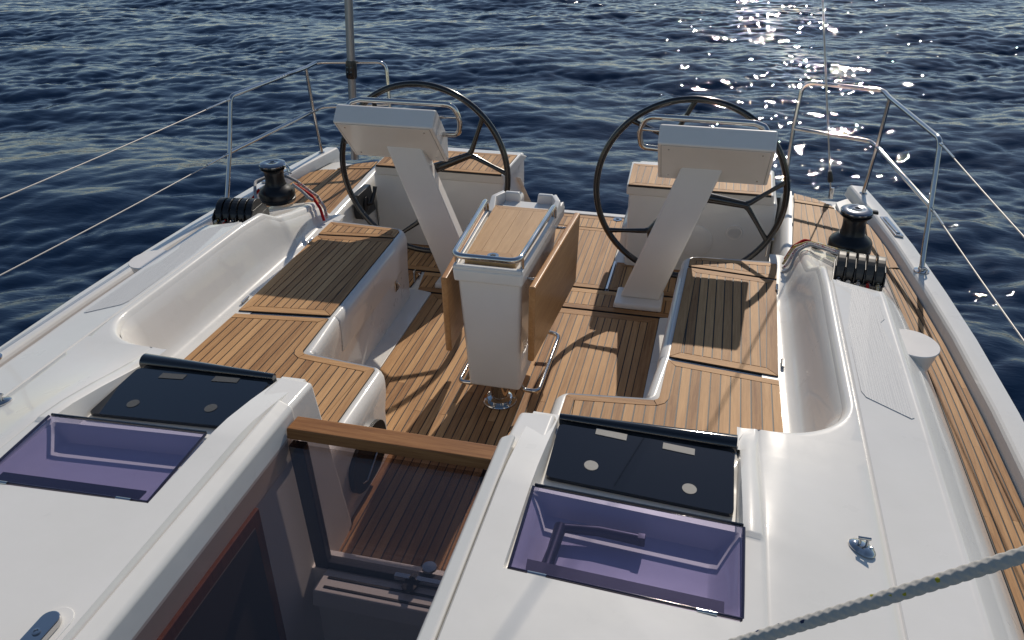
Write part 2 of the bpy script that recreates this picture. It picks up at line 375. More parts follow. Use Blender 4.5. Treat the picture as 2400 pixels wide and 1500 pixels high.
# ------------------------------------------------------------------ sea
SEA = -0.78
def build_sea():
    N, Ls = 1024, 44.0
    rng = np.random.default_rng(11)
    k1 = np.fft.fftfreq(N, d=Ls/N)*2*np.pi
    kx, ky = np.meshgrid(k1, k1, indexing='ij'); k = np.hypot(kx, ky); k[0, 0] = 1
    def field(lp, wind, spread, hs, lmin, seed):
        rg = np.random.default_rng(seed); kp = 2*np.pi/lp
        S = np.exp(-1.1*(kp/k)**2)/k**3.55
        c = (kx*math.cos(wind)+ky*math.sin(wind))/k
        S = S*(spread+np.abs(c)**6*(1-spread)); S *= np.exp(-(k*lmin/(2*np.pi))**2); S[0, 0] = 0
        A = np.sqrt(S)*(rg.normal(size=(N, N))+1j*rg.normal(size=(N, N)))
        h = np.fft.ifft2(A).real; q = hs/h.std(); A = A*q
        return A
    def comp(A): return [np.fft.ifft2(A).real, np.fft.ifft2(1j*kx/k*A).real, np.fft.ifft2(1j*ky/k*A).real]
    small = comp(field(0.9, R(114), 0.16, 0.0100, 0.08, 3)+field(0.5, R(72), 0.25, 0.0034, 0.08, 9))
    big = comp(field(5.0, R(100), 0.06, 0.036, 1.0, 5)); gust = comp(field(9.0, R(60), 0.6, 1.0, 2.5, 21))[0]
    gm = np.clip(1+0.17*gust, 0.6, 1.5)
    h, dx, dy = [a*gm+b_ for a, b_ in zip(small, big)]
    def axis(lo, hi, st, far):
        a = list(np.arange(lo, hi, st)); d = st; x = hi
        while x < far: a.append(x); d *= 1.35; x += d
        d = st; x = lo-st; b_ = []
        while x > -far: b_.append(x); d *= 1.35; x -= d
        return np.array(b_[::-1]+a)
    xs = axis(-18.5, 10.5, 0.041, 2500); ys = axis(0.0, 24.0, 0.041, 2500)
    Xg, Yg = np.meshgrid(xs, ys, indexing='ij')
    def samp(f):
        u = (Xg/Ls % 1)*N; v = (Yg/Ls % 1)*N; i = np.floor(u).astype(int); j = np.floor(v).astype(int); a = u-i; b_ = v-j
        i %= N; j %= N; i2 = (i+1) % N; j2 = (j+1) % N
        return f[i, j]*(1-a)*(1-b_)+f[i2, j]*a*(1-b_)+f[i, j2]*(1-a)*b_+f[i2, j2]*a*b_
    far = np.clip(1-(np.hypot(Xg+3, Yg-11)-26)/30, 0, 1)
    Z = samp(h)*far; DX = samp(dx)*far; DY = samp(dy)*far; ch = 1.05
    V = np.stack([Xg-ch*DX, Yg-ch*DY, Z+SEA], -1).reshape(-1, 3)
    nx, ny = len(xs), len(ys)
    idx = np.arange(nx*ny).reshape(nx, ny)
    F = np.stack([idx[:-1, :-1], idx[1:, :-1], idx[1:, 1:], idx[:-1, 1:]], -1).reshape(-1, 4)
    me = bpy.data.meshes.new('sea')
    me.vertices.add(len(V)); me.vertices.foreach_set('co', V.astype(np.float32).ravel())
    me.loops.add(F.size); me.loops.foreach_set('vertex_index', F.astype(np.int32).ravel())
    me.polygons.add(len(F)); me.polygons.foreach_set('loop_start', (np.arange(len(F))*4).astype(np.int32))
    me.update(); me.validate()
    me.polygons.foreach_set('use_smooth', np.ones(len(F), bool))
    mm, n, l, b = mat('sea_water')
    b.inputs['Base Color'].default_value = (0.003, 0.013, 0.038, 1); b.inputs['Roughness'].default_value = 0.022; b.inputs['IOR'].default_value = 1.333; b.inputs['Specular IOR Level'].default_value = 0.36
    tc = n.new('ShaderNodeTexCoord'); mp = n.new('ShaderNodeMapping'); mp.inputs['Rotation'].default_value = (0, 0, R(-18)); mp.inputs['Scale'].default_value = (0.4, 1.1, 1)
    l.new(tc.outputs['Object'], mp.inputs['Vector'])
    t = n.new('ShaderNodeTexNoise'); t.inputs['Scale'].default_value = 16.0; t.inputs['Detail'].default_value = 3; t.inputs['Roughness'].default_value = 0.55; t.inputs['Distortion'].default_value = 0.4
    l.new(mp.outputs[0], t.inputs['Vector'])
    bb = n.new('ShaderNodeBump'); bb.inputs['Strength'].default_value = 0.23; bb.inputs['Distance'].default_value = 0.02
    l.new(t.outputs[0], bb.inputs['Height']); l.new(bb.outputs[0], b.inputs['Normal'])
    me.materials.append(mm)
    o = bpy.data.objects.new('sea', me); col.objects.link(o); o['kind'] = 'structure'; o['label'] = 'dark blue rippled sea with sun glitter behind the stern'
build_sea()

# ------------------------------------------------------------------ yacht: hull, deck and mouldings
yacht = empty('sailing_yacht', (0, 0, 0), 'white sailing yacht with teak planked cockpit, seats and side decks', 'yacht')
def deckz(y): return 0.33+0.033*(min(3.7, max(-0.4, y))-1)
XO = [(-2.4, 2.12), (0.5, 2.10), (1.1, 2.078), (1.5, 2.06), (2.0, 2.022), (2.4, 1.977), (2.9, 1.908), (3.3, 1.835), (3.72, 1.742), (4.0, 1.66)]
XC = [(-2.4, 1.83), (0.5, 1.832), (1.0, 1.82), (1.7, 1.80), (2.1, 1.77), (2.7, 1.735), (3.0, 1.73)]
def xo(y): return ipl(y, XO)
def bulz(y): return deckz(y)+0.052
YS = [-2.4, -1.5, -0.5, 0.0, 0.5, 0.8, 1.1, 1.5, 1.75, 2.0, 2.2, 2.4, 2.65, 2.9, 3.1, 3.3, 3.5, 3.66]
def loft(name, sections, m_, parent, ang=40):
    V = [p for s_ in sections for p in s_]; k = len(sections[0]); F = []
    for i in range(len(sections)-1):
        for j in range(k-1): F.append((i*k+j, (i+1)*k+j, (i+1)*k+j+1, i*k+j+1))
    return raw(name, V, F, m_, parent, True, ang, fix=False)
def loft_closed(name, sections, m_, parent, ang=40):
    k = len(sections[0]); V = [p for s_ in sections for p in s_]; F = []
    for i in range(len(sections)-1):
        for j in range(k): F.append((i*k+j, (i+1)*k+j, (i+1)*k+(j+1) % k, i*k+(j+1) % k))
    F.append(list(range(k))); F.append([(len(sections)-1)*k+j for j in range(k)][::-1])
    return raw(name, V, F, m_, parent, True, ang)
# hull shell: starboard and port topsides joined by the transom
HY = YS+[3.85, 4.05]
sec = []
for y in HY:
    a = xo(y); zt = bulz(y) if y <= 3.66 else ipl(y, [(3.66, bulz(3.66)), (3.85, 0.30), (4.05, -0.02)])
    half = [(a-0.002, y, zt-0.008), (a-0.02, y, zt-0.25), (a-0.07, y, -0.45), (a-0.25, y, SEA-0.15), (a*0.45, y, SEA-0.45)]
    sec.append(half+[(-x, yy, z) for x, yy, z in half[::-1]])
loft('hull', sec, 'hull', yacht)
k_ = len(sec[-1]); raw('transom', sec[-1], [list(range(k_))], 'hull', yacht, False)
# bulwarks
for s in (1, -1):
    S = []
    for y in YS:
        a, z = xo(y), bulz(y); d = deckz(y)-0.01
        S.append([(s*x, y, zz) for x, zz in ((a, z-0.10), (a+0.004, z-0.018), (a-0.004, z-0.004), (a-0.014, z), (a-0.080, z+0.002), (a-0.090, z-0.003), (a-0.097, z-0.013), (a-0.108, d))])
    loft_closed('bulwark', S, 'gel', yacht, 22)
# side and aft decks: caulked sheets + planks
def dzf(x, y): return deckz(y)
for s in (1, -1):
    ring_o = [(xo(y)-0.113, y) for y in (-0.4, 0.5, 1.1, 1.5, 2.0, 2.4, 2.7)]
    ring_i = [(ipl(y, XC)+0.004, y) for y in (-0.4, 0.5, 1.0, 1.7, 2.1, 2.7)]
    P = ring_i[:1]+ring_o+ring_i[:0:-1]
    n_o = len(ring_o)
    V, F = prism_data(P, -0.016, -0.0022); V = [(s*x, y, z+deckz(y)) for x, y, z in V]
    part = raw('side_deck', V, F, 'caulk', yacht, False)
    # planks follow the sheer line
    npl = 5
    for k in range(npl):
        for (ya, yb) in (((-0.4, 0.95+0.37*((k*2) % 3)), (0.95+0.37*((k*2) % 3), 2.7))):
            ysl = [ya+(yb-ya)*i/6 for i in range(7)]
            def wx(y, f): a = ipl(y, XC)+0.006; return a+(xo(y)-0.113-a)*f
            P = [(wx(y, k/npl)+GAP, y+(0.001 if i == 0 else 0)) for i, y in enumerate(ysl)]+[(wx(y, (k+1)/npl)-GAP, y) for y in ysl[::-1]]
            piece([(s*x, y) for x, y in P], 0, part, 'teak_y', dzf)
    # aft quarter deck
    out = [(1.335, 2.66), (ipl(2.66, XC)-0.02, 2.66), (xo(2.66)-0.113, 2.705), (xo(2.95)-0.113, 2.95), (xo(3.2)-0.115, 3.2), (1.585, 3.30), (1.555, 3.40), (1.372, 3.42)]
    out = [(1.300, 2.70), (1.74, 2.70), (xo(2.72)-0.113, 2.72), (xo(2.95)-0.113, 2.95), (xo(3.22)-0.115, 3.22), (1.640, 3.30), (1.595, 3.33), (1.570, 3.405), (1.345, 3.455)]
    if s < 0: out[5:7] = [(xo(3.32)-0.115, 3.32), (1.655, 3.387)]
    teak_panel('quarter_deck', out, 0, yacht, groups=([8],), bw=0.04, pitch=0.041, phase=0.012, s=s, zf=lambda x, y: deckz(y)+0.001)
    teak_panel('quarter_deck', [(1.347, 3.472), (1.568, 3.422), (1.54, 3.47), (1.47, 3.535), (1.35, 3.60)], 0, yacht, groups=([0],), bw=0.035, pitch=0.041, phase=0.012, s=s, zf=lambda x, y: deckz(y)+0.001, short=True)
    # white deck moulding under the planks and its rounded inner edge down into the helm well
    S = []
    for y in (2.60, 2.7, 2.9, 3.1, 3.3, 3.4, 3.5, 3.58, 3.612):
        d = deckz(y)+0.008; t = 0.0 if y < 3.7 else -0.1
        xi = ipl(y, [(2.6, 1.285), (3.72, 1.33)])
        xq = min(xo(y)-0.10, 1.37+max(0.0, 3.615-y)*1.22) if y > 3.35 else xo(y)-0.10
        S.append([(s*x, y, zz) for x, zz in ((xq, d-0.030), (xi+0.06, d-0.030), (xi+0.012, d-0.026), (xi+0.010, d), (xi-0.012, d+0.001), (xi-0.030, d-0.006), (xi-0.043, d-0.022), (xi-0.049, d-0.045), (xi-0.065, 0.20), (xi-0.085, -0.02))])
    loft('deck_edge', S, 'gel', yacht)
    # pale corner plate by the bulwark end
    if s > 0: prism('corner_plate', [(s*x, y) for x, y in ((1.592, 3.345), (1.645, 3.315), (1.690, 3.42), (1.655, 3.58), (1.582, 3.50))][::s], deckz(3.4)-0.012, deckz(3.4)+0.008, 'gel', yacht, 0.003)
    # transom quarter cap
    prism('transom_cap', [(s*x, y) for x, y in ((1.57, 3.385), (1.70, 3.385), (1.69, 3.56), (1.63, 3.60), (1.56, 3.50))][::s], 0.10, deckz(3.45)-0.016, 'gel', yacht, 0.006)
    raw('transom_slope', [(s*0.36, 3.60, 0.38), (s*1.36, 3.605, 0.38), (s*1.56, 3.47, 0.375), (s*1.70, 3.62, 0.375), (s*1.64, 4.05, -0.02), (s*0.36, 4.05, -0.02)], [[0, 1, 2, 3, 4, 5]], 'hull', yacht, False, fix=False)

# coaming and coachroof (tensor grids with real steps)
def lipz(y): return ipl(y, [(0.7, 0.665), (1.9, 0.66), (2.10, 0.645), (2.19, 0.590), (2.3, 0.562), (2.5, 0.520), (2.60, 0.510), (2.645, 0.49), (2.675, 0.44), (2.69, 0.38)])
def lipx(y):
    if y < 1.03: t = (1.03-y)/0.257; return 1.05+0.302*math.sqrt(max(0, 1-t*t))
    return ipl(y, [(1.03, 1.352), (1.5, 1.350), (2.09, 1.352), (2.21, 1.318), (2.5, 1.318), (2.69, 1.31)])
RB = [(0.30, 0.802), (0.45, 0.800), (1.0, 0.765), (1.06, 0.757), (1.37, 0.662), (1.39, 0.656), (1.582, 0.6165)]
def roofz(x, y):
    z = ipl(x, RB); k = min(1, max(0, (1.37-x)/0.35)); z -= 0.085*sstep(0.22, 0.80, y)*k
    return z
def outer_prof(y, zr):
    xc = ipl(y, XC); d = deckz(y)
    pts = [(1.585, zr-0.0), (1.592, zr+0.0015), (1.604, zr-0.006), (1.65, zr-0.045)]
    f = lambda t: (1.65+(xc-1.65)*t, (zr-0.045)+((d-0.0)-(zr-0.045))*(t**1.35))
    return pts+[f(t) for t in (0.3, 0.55, 0.75, 0.9, 1.0)]+[(xc+0.004, d-0.03)]
ya = [0.773+0.257*(1-math.cos(math.pi/2*i/12)) for i in range(13)]+[1.2, 1.4, 1.6, 1.8, 1.9, 1.962, 1.975, 1.988, 2.05, 2.10, 2.13, 2.16, 2.19, 2.21, 2.24, 2.3, 2.4, 2.5, 2.6, 2.64, 2.66, 2.675, 2.69]
for s in (1, -1):
    S = []
    for y in ya:
        xe, z0 = lipx(y), lipz(y)
        f = sstep(1.05, 0.78, y)
        zz = lambda x: (z0+(x-1.352)*-0.19 if x > 1.352 else z0) if f <= 0 else ((z0+(x-1.352)*-0.19 if x > 1.352 else z0)*(1-f)+roofz(x, 0.775)*f)
        row = [(xe-0.012, zz(xe)-0.030), (xe-0.004, zz(xe)-0.012), (xe+0.006, zz(xe+0.006)-0.003), (xe+0.018, zz(xe+0.018))]
        a = xe+0.018
        for t in (0.25, 0.5, 0.75): x = a+(1.374-a)*t; row.append((x, zz(x)))
        g = 0.006 if y < 2.1 else 0.0005
        drop = 0.0 if y > 2.19 else max(0.0, (z0-0.59)*sstep(1.965, 1.985, y)) if y > 1.965 else 0.0
        zi = zz; zz = lambda x: zi(x)-(drop if x > 1.39 else drop*0.97 if x > 1.383 else 0.0)
        row += [(1.374, zz(1.374)), (1.379, zz(1.379)-g), (1.386, zz(1.386)-g), (1.391, zz(1.391)), (1.48, zz(1.48)), (1.575, zz(1.575))]
        row += outer_prof(y, zz(1.582))
        S.append([(s*x, y, z) for x, z in row])
    loft('coaming', S, 'gel', yacht, 50)
    # coachroof half
    xs = [0.375, 0.385, 0.42, 0.455, 0.466, 0.470, 0.474, 0.50, 0.522, 0.55, 0.75, 0.93, 0.954, 0.985, 1.000, 1.004, 1.008, 1.020, 1.050, 1.058, 1.064, 1.072, 1.15, 1.25, 1.34, 1.374, 1.379, 1.386, 1.391, 1.48, 1.575]
    ys_ = [-2.2, -1.2, -0.6, -0.2, -0.075, -0.065, -0.060, -0.055, -0.03, -0.008, 0.0, 0.10, 0.19, 0.20, 0.212, 0.222, 0.228, 0.234, 0.25, 0.32, 0.45, 0.55, 0.60, 0.63, 0.64]
    def hz(x, y):
        z = roofz(x, y)
        if 1.379 <= x <= 1.386: z -= 0.006
        if x <= 0.376: z -= 0.02
        if 1.010 <= x <= 1.055 and y > 0.215: z += 0.008
        if 1.060 < x < 1.068: z -= 0.004
        if 0.468 < x < 1.006:
            if y > 0.230: z = min(z, 0.738-(x-0.476)*0.07-0.016) if 0.472 < x < 1.002 else z-0.02
            elif y > -0.0575: z -= 0.011+0.052*max(0.0, min(1.0, min(x-0.478, 0.998-x, y+0.052, (0.226-y)*1.7)/0.045))
        return z
    S = []
    for y in ys_:
        S.append([(s*x, y, hz(x, y)) for x in xs]+[(s*x, y, z) for x, z in outer_prof(y, roofz(1.582, y))])
    loft('coachroof', S, 'gel', yacht, 50)
    xs2 = [x for x in xs if x >= 1.0]; S = []
    for y in (0.64, 0.68, 0.72, 0.75, 0.773):
        S.append([(s*x, y, roofz(x, y)-(0.006 if 1.379 <= x <= 1.386 else 0.004 if 1.06 < x < 1.068 else 0)+(0.008*max(0, 1-(y-0.64)/0.11) if 1.01 <= x <= 1.055 else 0)) for x in xs2]+[(s*x, y, z) for x, z in outer_prof(y, roofz(1.582, y))])
    loft('coachroof', S, 'gel', yacht, 50)
    # seat back: swept along the lip from the companionway bulkhead to the winch island
    path = [(0.44, 0.642, 0.70, 0.015), (0.60, 0.642, 0.70, 0.015), (0.985, 0.642, 0.70, 0.015), (1.002, 0.65, 0.70, 0.02), (1.006, 0.70, 0.69, 0.03), (1.02, 0.745, 0.68, 0.05), (1.04, 0.765, 0.672, 0.07)]
    for y in ya: path.append((lipx(y)-0.012, y, (lipz(y) if y > 0.9 else lipz(0.9)+0.01)-0.028, ipl(y, [(0.77, 0.08), (0.95, 0.11), (2.1, 0.115), (2.2, 0.085), (2.69, 0.06)])))
    S = []
    for i, (x, y, z, dm) in enumerate(path):
        a, c = path[max(0, i-1)], path[min(len(path)-1, i+1)]; tx, ty = c[0]-a[0], c[1]-a[1]; l_ = math.hypot(tx, ty)
        nx, ny = -ty/l_, tx/l_
        sb = 0.412; H = z-sb; row = []
        for d, t in ((0, 1), (0.10, 0.93), (0.22, 0.78), (0.38, 0.55), (0.52, 0.33), (0.66, 0.16), (0.80, 0.07), (0.95, 0.025), (1.15, 0.012), (1.9, 0.010)):
            row.append((s*(x+nx*dm*d), y+ny*dm*d, sb+H*t))
        S.append(row)
    loft('seat_back', S, 'gel', yacht, 55)
    # non-slip pad on the coaming
    pad = [(1.405, 1.105), (1.418, 1.075), (1.555, 1.02), (1.566, 1.03), (1.566, 1.44), (1.545, 1.50), (1.545, 1.66), (1.566, 1.70), (1.564, 1.86), (1.535, 1.90), (1.405, 1.965)]
    V, F = prism_data([(s*x, y) for x, y in pad][::s], 0, 0.0)
    zc = lambda x, y: lipz(y)+(abs(x)-1.352)*-0.19
    n_ = len(pad); V = [(x, y, zc(x, y)+(0.0025 if i >= n_ else -0.004)) for i, (x, y, z) in enumerate(V)]
    raw('nonslip_pad', V, F, 'pad', yacht, False)

# companionway surround
for s in (1, -1):
    hexa('hatch_rail', [(s*a, y, z) for a, y, z in ((0.322, -2.2, 0.60), (0.378, -2.2, 0.60), (0.378, 0.455, 0.60), (0.322, 0.455, 0.60), (0.326, -2.2, 0.780), (0.374, -2.2, 0.806), (0.374, 0.455, 0.792), (0.326, 0.455, 0.766))], 'gel', yacht, 0.014, 3)
    hexa('bulkhead_post', [(s*a, y, z) for a, y, z in ((0.330, 0.40, -0.02), (0.47, 0.40, -0.02), (0.47, 0.76, -0.02), (0.345, 0.76, -0.02), (0.338, 0.40, 0.762), (0.462, 0.40, 0.772), (0.462, 0.622, 0.750), (0.345, 0.622, 0.742))], 'gel', yacht, 0.018, 3)
    box('companionway_side', s*0.33, s*0.36, -2.2, 0.49, -1.1, 0.62, 'inner', yacht, 0.003)
# ------------------------------------------------------------------ cockpit sole and seats
ZS = 0.42
Y_F = 0.50
main = [(-0.355, Y_F), (0.355, Y_F), (0.375, 1.18), (0.42, 1.24), (0.63, 1.26), (0.648, 1.8), (0.657, 2.612), (-0.657, 2.612), (-0.648, 1.8), (-0.63, 1.26), (-0.42, 1.24), (-0.375, 1.18)]
box('sole_pan', -1.25, 1.25, 0.46, 4.02, -0.06, -0.0142, 'gel', yacht, 0.0)
teak_panel('cockpit_sole', main, 0.0, yacht, groups=([4, 5], [6], [7, 8]), bw=0.055, pitch=0.0387, phase=0.01935, split=(1.5,))
teak_panel('cockpit_sole', [(-0.75, 2.632), (0.75, 2.632), (0.79, 2.872), (-0.79, 2.872)], 0.0, yacht, groups=([0], [2]), bw=0.045, pitch=0.0387, phase=0.01935)
teak_panel('cockpit_sole', [(-0.315, 2.892), (0.315, 2.892), (0.315, 3.765), (-0.315, 3.765)], 0.0, yacht, groups=([0], [1], [2], [3]), bw=0.042, pitch=0.0387, phase=0.01935)
teak_panel('cockpit_sole', [(-0.345, 3.775), (0.345, 3.775), (0.345, 3.975), (-0.345, 3.975)], 0.0, yacht, groups=([2],), bw=0.05, pitch=0.0387, phase=0.01935, short=True)
for s in (1, -1):
    teak_panel('cockpit_sole', [(0.340, 2.892), (1.17, 2.892), (1.17, 3.27), (0.340, 3.27)], 0.0, yacht, groups=([0], [2], [3]), bw=0.05, pitch=0.0387, phase=0.01935, s=s, short=True)
    teak_panel('cockpit_sole', [(0.81, 2.60), (1.17, 2.60), (1.17, 2.872), (0.81, 2.872)], 0.0, yacht, groups=([2],), bw=0.045, pitch=0.0387, phase=0.01935, s=s, short=True)
    box('sole_strip', s*0.3205, s*0.3345, 2.892, 3.27, -0.01, 0.004, 'steel', yacht, 0.002)
    lathe('drain', [(0.0, 0.0), (0.012, 0.0), (0.014, 0.004), (0.030, 0.004), (0.033, 0.0)], 'steel', yacht, (s*0.255, 3.945, 0.001), 20)
    # low white ledge at the foot of the locker
    hexa('locker_ledge', [(s*a, y, z) for a, y, z in ((0.640, 1.23, -0.012), (0.80, 1.23, -0.012), (0.80, 2.62, -0.012), (0.660, 2.612, -0.012), (0.640, 1.23, 0.006), (0.80, 1.23, 0.020), (0.80, 2.62, 0.020), (0.660, 2.612, 0.006))], 'gel', yacht, 0.003)
    # seat moulding: rounded edge and inner face swept along the seat edge
    path = fillet([(0.386, 0.62, 0), (0.388, 1.205, 0), (0.722, 1.244, 0), (0.754, 1.558, 0), (0.786, 2.555, 0), (1.215, 2.585, 0)], [0, 0.03, 0.05, 0, 0.05, 0], 6)
    S = []
    for i, p in enumerate(path):
        a, c = path[max(0, i-1)], path[min(len(path)-1, i+1)]; t = (c-a).normalized(); nx, ny = -t.y, t.x
        fl = 0.024 if p.y < 1.3 else 0.032
        kk = 1-0.72*max(0.0, ny)
        row = []
        for d, z in ((-0.03, ZS-0.012), (-0.002, ZS-0.006), (0.006, ZS-0.004), (0.018, ZS-0.007), (0.029, ZS-0.015), (0.037, ZS-0.030), (0.040, ZS-0.055), (0.040, 0.33), (fl+0.002, 0.22), (fl, 0.015), (fl, -0.03)):
            row.append((s*(p.x+nx*d*(kk if d > 0 else 1)), p.y+ny*d*(kk if d > 0 else 1), z))
        S.append(row)
    loft('seat_moulding', S, 'gel', yacht, 50)
    S = []
    for y in (1.562, 1.570, 1.7, 1.9, 2.1, 2.3, 2.404, 2.412):
        xf = 0.754+(y-1.558)*0.0321; e = 0.0 if y in (1.562, 2.412) else 0.0042
        S.append([(s*(xf-d-e), y, z) for d, z in ((0.014, ZS-0.0055), (0.027, ZS-0.0125), (0.0365, ZS-0.027), (0.040, ZS-0.055), (0.040, 0.33), (0.0375, 0.2520), (0.036, 0.235))]+[(s*(xf-0.033), y, 0.230)])
    loft('locker_flap', S, 'gel', yacht, 50)
    prism('seat_moulding', [(s*x, y) for x, y in ((0.37, 0.60), (1.24, 0.60), (1.235, 2.56), (0.80, 2.53), (0.765, 1.56), (0.74, 1.26), (0.70, 1.23), (0.40, 1.19))][::s], 0.33, ZS-0.0145, 'gel', yacht)
    SL = -0.115
    # forward seat with bridge wing
    arc = [(0.722-0.0, 1.232), (0.735, 1.238), (0.742, 1.250), (0.7445, 1.262)]
    arc = [(0.700, 1.229), (0.722, 1.233), (0.735, 1.243), (0.741, 1.258)]
    out = [(0.392, 0.66), (1.196, 0.66), (1.188, 1.478), (0.752, 1.530)]+arc[::-1]+[(0.40, 1.196), (0.392, 1.186)]
    # edge indices: 0 fore,1 outer,2 seam,3 inner,4-6 arc,7 bridge edge,8,9 inboard
    teak_panel('seat_panel', out, ZS, yacht, groups=([2], [3, 4, 5], [6, 7, 8], [9]), bw=0.036, pitch=0.0385, phase=0.4265, s=s)
    # locker lid
    teak_panel('seat_panel', [(0.755, 1.556), (1.187, 1.506), (1.207, 2.366), (0.782, 2.416)], ZS+0.001, yacht, groups=([0], [1], [2], [3]), bw=0.045, pitch=0.0385, phase=0.4265, s=s)
    for q in (((0.750, 1.532), (1.188, 1.480), (1.188, 1.505), (0.752, 1.555)), ((0.780, 2.418), (1.208, 2.368), (1.209, 2.383), (0.782, 2.433))):
        prism('seam_strip', [(s*x, y) for x, y in q][::s], ZS-0.0150, ZS-0.0105, 'gel_matt', yacht)
    # short strip at the after end
    teak_panel('seat_panel', [(0.784, 2.434), (1.209, 2.384), (1.214, 2.558), (0.84, 2.548), (0.80, 2.535), (0.787, 2.515)], ZS, yacht, groups=([0], [1], [2], [3, 4, 5]), bw=0.034, pitch=0.0385, phase=0.4265, s=s)
    for y in (1.60, 2.28):
        t = tube('hinge', [(s*1.205, y-0.03, ZS+0.004), (s*1.207, y+0.03, ZS+0.004)], 0.007, 'steel', yacht, 8)
    # helm seat
    hs = box('helm_seat', s*0.385, s*1.235, 3.245, 3.84, -0.03, 0.475, 'gel', yacht, 0.02, 3)
    hexa('helm_seat_lid', [(s*a, y, z) for a, y, z in ((0.372, 3.232, 0.462), (1.215, 3.232, 0.462), (1.215, 3.80, 0.462), (0.352, 3.80, 0.462), (0.374, 3.206, 0.536), (1.205, 3.206, 0.536), (1.215, 3.62, 0.536), (0.356, 3.62, 0.536))], 'gel', yacht, 0.012, 3)
    teak_panel('helm_seat_top', [(0.384, 3.198), (1.190, 3.198), (1.196, 3.55), (0.372, 3.575)], 0.5415, yacht, groups=([0], [1], [2], [3]), bw=0.036, pitch=0.0405, phase=0.008, s=s)
    hexa('helm_seat_toe', [(s*a, y, z) for a, y, z in ((0.345, 3.27, 0.05), (0.42, 3.27, 0.05), (0.42, 3.70, 0.05), (0.345, 3.70, 0.05), (0.350, 3.27, 0.25), (0.42, 3.27, 0.27), (0.42, 3.70, 0.27), (0.350, 3.70, 0.25))], 'gel', yacht, 0.03, 4)
# the many short planks right aft, joined
sp_ = raw('short_planks', SHORT[0], SHORT[1], 'teak_y', yacht, False, fix=False); sp_.data.materials.append(M['teak_x'])
sp_.data.polygons.foreach_set('material_index', SHORT[2]); sp_['kind'] = 'stuff'
# white threshold aft edge of the sole
box('transom_sill', -0.36, 0.36, 3.978, 4.03, -0.05, 0.008, 'gel', yacht, 0.006)

# speaker / vent grille on the port helm seat face and round inspection cover
g = empty('vent_grille', (1.016, 3.243, 0.276), 'round white slotted vent grille on the front of the right helm seat', 'vent')
X90 = Matrix.Rotation(R(90), 4, 'X')
lathe('bezel', [(0.0, 0.002), (0.036, 0.002), (0.038, 0.005), (0.046, 0.006), (0.049, -0.001)], 'gel_matt', g, (1.016, 3.2445, 0.276), 32, X90)
for k in range(-4, 5):
    hw = math.sqrt(max(0.0, 0.034**2-(k*0.0072)**2)); box('slat', 1.016-hw, 1.016+hw, 3.2365, 3.2445, 0.276+k*0.0072-0.0021, 0.276+k*0.0072+0.0021, 'gel_matt', g, 0.0008, 1)
adopt(g)
c = lathe('inspection_cover', [(0.0, 0.004), (0.096, 0.004), (0.099, 0.003), (0.101, -0.001)], 'gel', None, (0, 0, 0), 40, X90)
c.location = (0.80, 3.2440, 0.20); tag(c, 'large round white cover disc on the right helm seat front', 'cover')

# ------------------------------------------------------------------ companionway: interior and sliding hatch
box('companionway_floor', -0.36, 0.36, -2.2, 0.40, -1.05, -1.0, 'mahog', yacht, 0.0)
box('companionway_threshold', -0.36, 0.36, 0.402, 0.494, -1.05, 0.128, 'inner', yacht, 0.004)
st = hexa('companionway_step', [(a, y, z) for a, y, z in ((-0.29, 0.305, 0.06), (0.32, 0.305, 0.06), (0.32, 0.4, 0.06), (-0.29, 0.4, 0.06), (-0.285, 0.312, 0.128), (0.32, 0.312, 0.128), (0.32, 0.4, 0.140), (-0.272, 0.4, 0.140))], 'inner', yacht, 0.006, 2)
for yy in (0.334, 0.370):
    box('tread_strip', -0.255, 0.315, yy-0.006, yy+0.006, 0.118, ipl(yy, [(0.312, 0.1295), (0.4, 0.1415)]), 'black', st, 0.002, 1)
# descending steps, dim
for k in range(3): box('companionway_step', -0.30, 0.30, 0.10-0.22*k, 0.30-0.22*k, -0.30-0.24*k, -0.26-0.24*k, 'mahog', yacht, 0.006)
fb = box('cabin_panel', -0.327, -0.310, -0.9, 0.165, -0.9, 0.615, 'mahog', yacht, 0.004)
box('panel_inset', -0.3105, -0.306, -0.86, 0.125, -0.86, 0.575, 'dark', fb, 0.002)
# door frame standing on the threshold
df = empty('companionway_door', (0, 0.42, 0.13), 'smoked clear companionway door in a dark frame below the sliding hatch', 'door')
for xa, xb in ((-0.318, -0.268), (0.285, 0.322)):
    hexa('post', [(a, y, z) for a, y, z in ((xa, 0.405, 0.130), (xb, 0.405, 0.130), (xb, 0.44, 0.130), (xa, 0.44, 0.130), (xa, 0.372, 0.674), (xb, 0.372, 0.674), (xb, 0.407, 0.674), (xa, 0.407, 0.674))], 'frame', df, 0.004)
box('sill', -0.318, 0.322, 0.408, 0.443, 0.130, 0.162, 'frame', df, 0.004)
hexa('pane', [(a, y, z) for a, y, z in ((-0.27, 0.420, 0.16), (0.288, 0.420, 0.16), (0.288, 0.426, 0.16), (-0.27, 0.426, 0.16), (-0.27, 0.387, 0.672), (0.288, 0.387, 0.672), (0.288, 0.393, 0.672), (-0.27, 0.393, 0.672))], 'smoke2', df, 0.0)
lk = box('lock_plate', -0.03, 0.24, 0.400, 0.4185, 0.150, 0.1665, 'steel', df, 0.001)
tube('lock_bolt', [(0.03, 0.408, 0.165), (0.045, 0.400, 0.190)], 0.010, 'steel', df, 10)
lathe('knob', [(0.0, 0.0), (0.010, 0.0), (0.010, 0.014), (0.024, 0.018), (0.027, 0.023), (0.024, 0.028), (0.0, 0.030)], 'steel', df, (0.075, 0.455, 0.150), 24)
lathe('knob', [(0.0, 0.0), (0.010, 0.0), (0.010, 0.014), (0.024, 0.018), (0.027, 0.023), (0.024, 0.028), (0.0, 0.030)], 'black', df, (0.03, 0.385, 0.128), 24)
adopt(df)
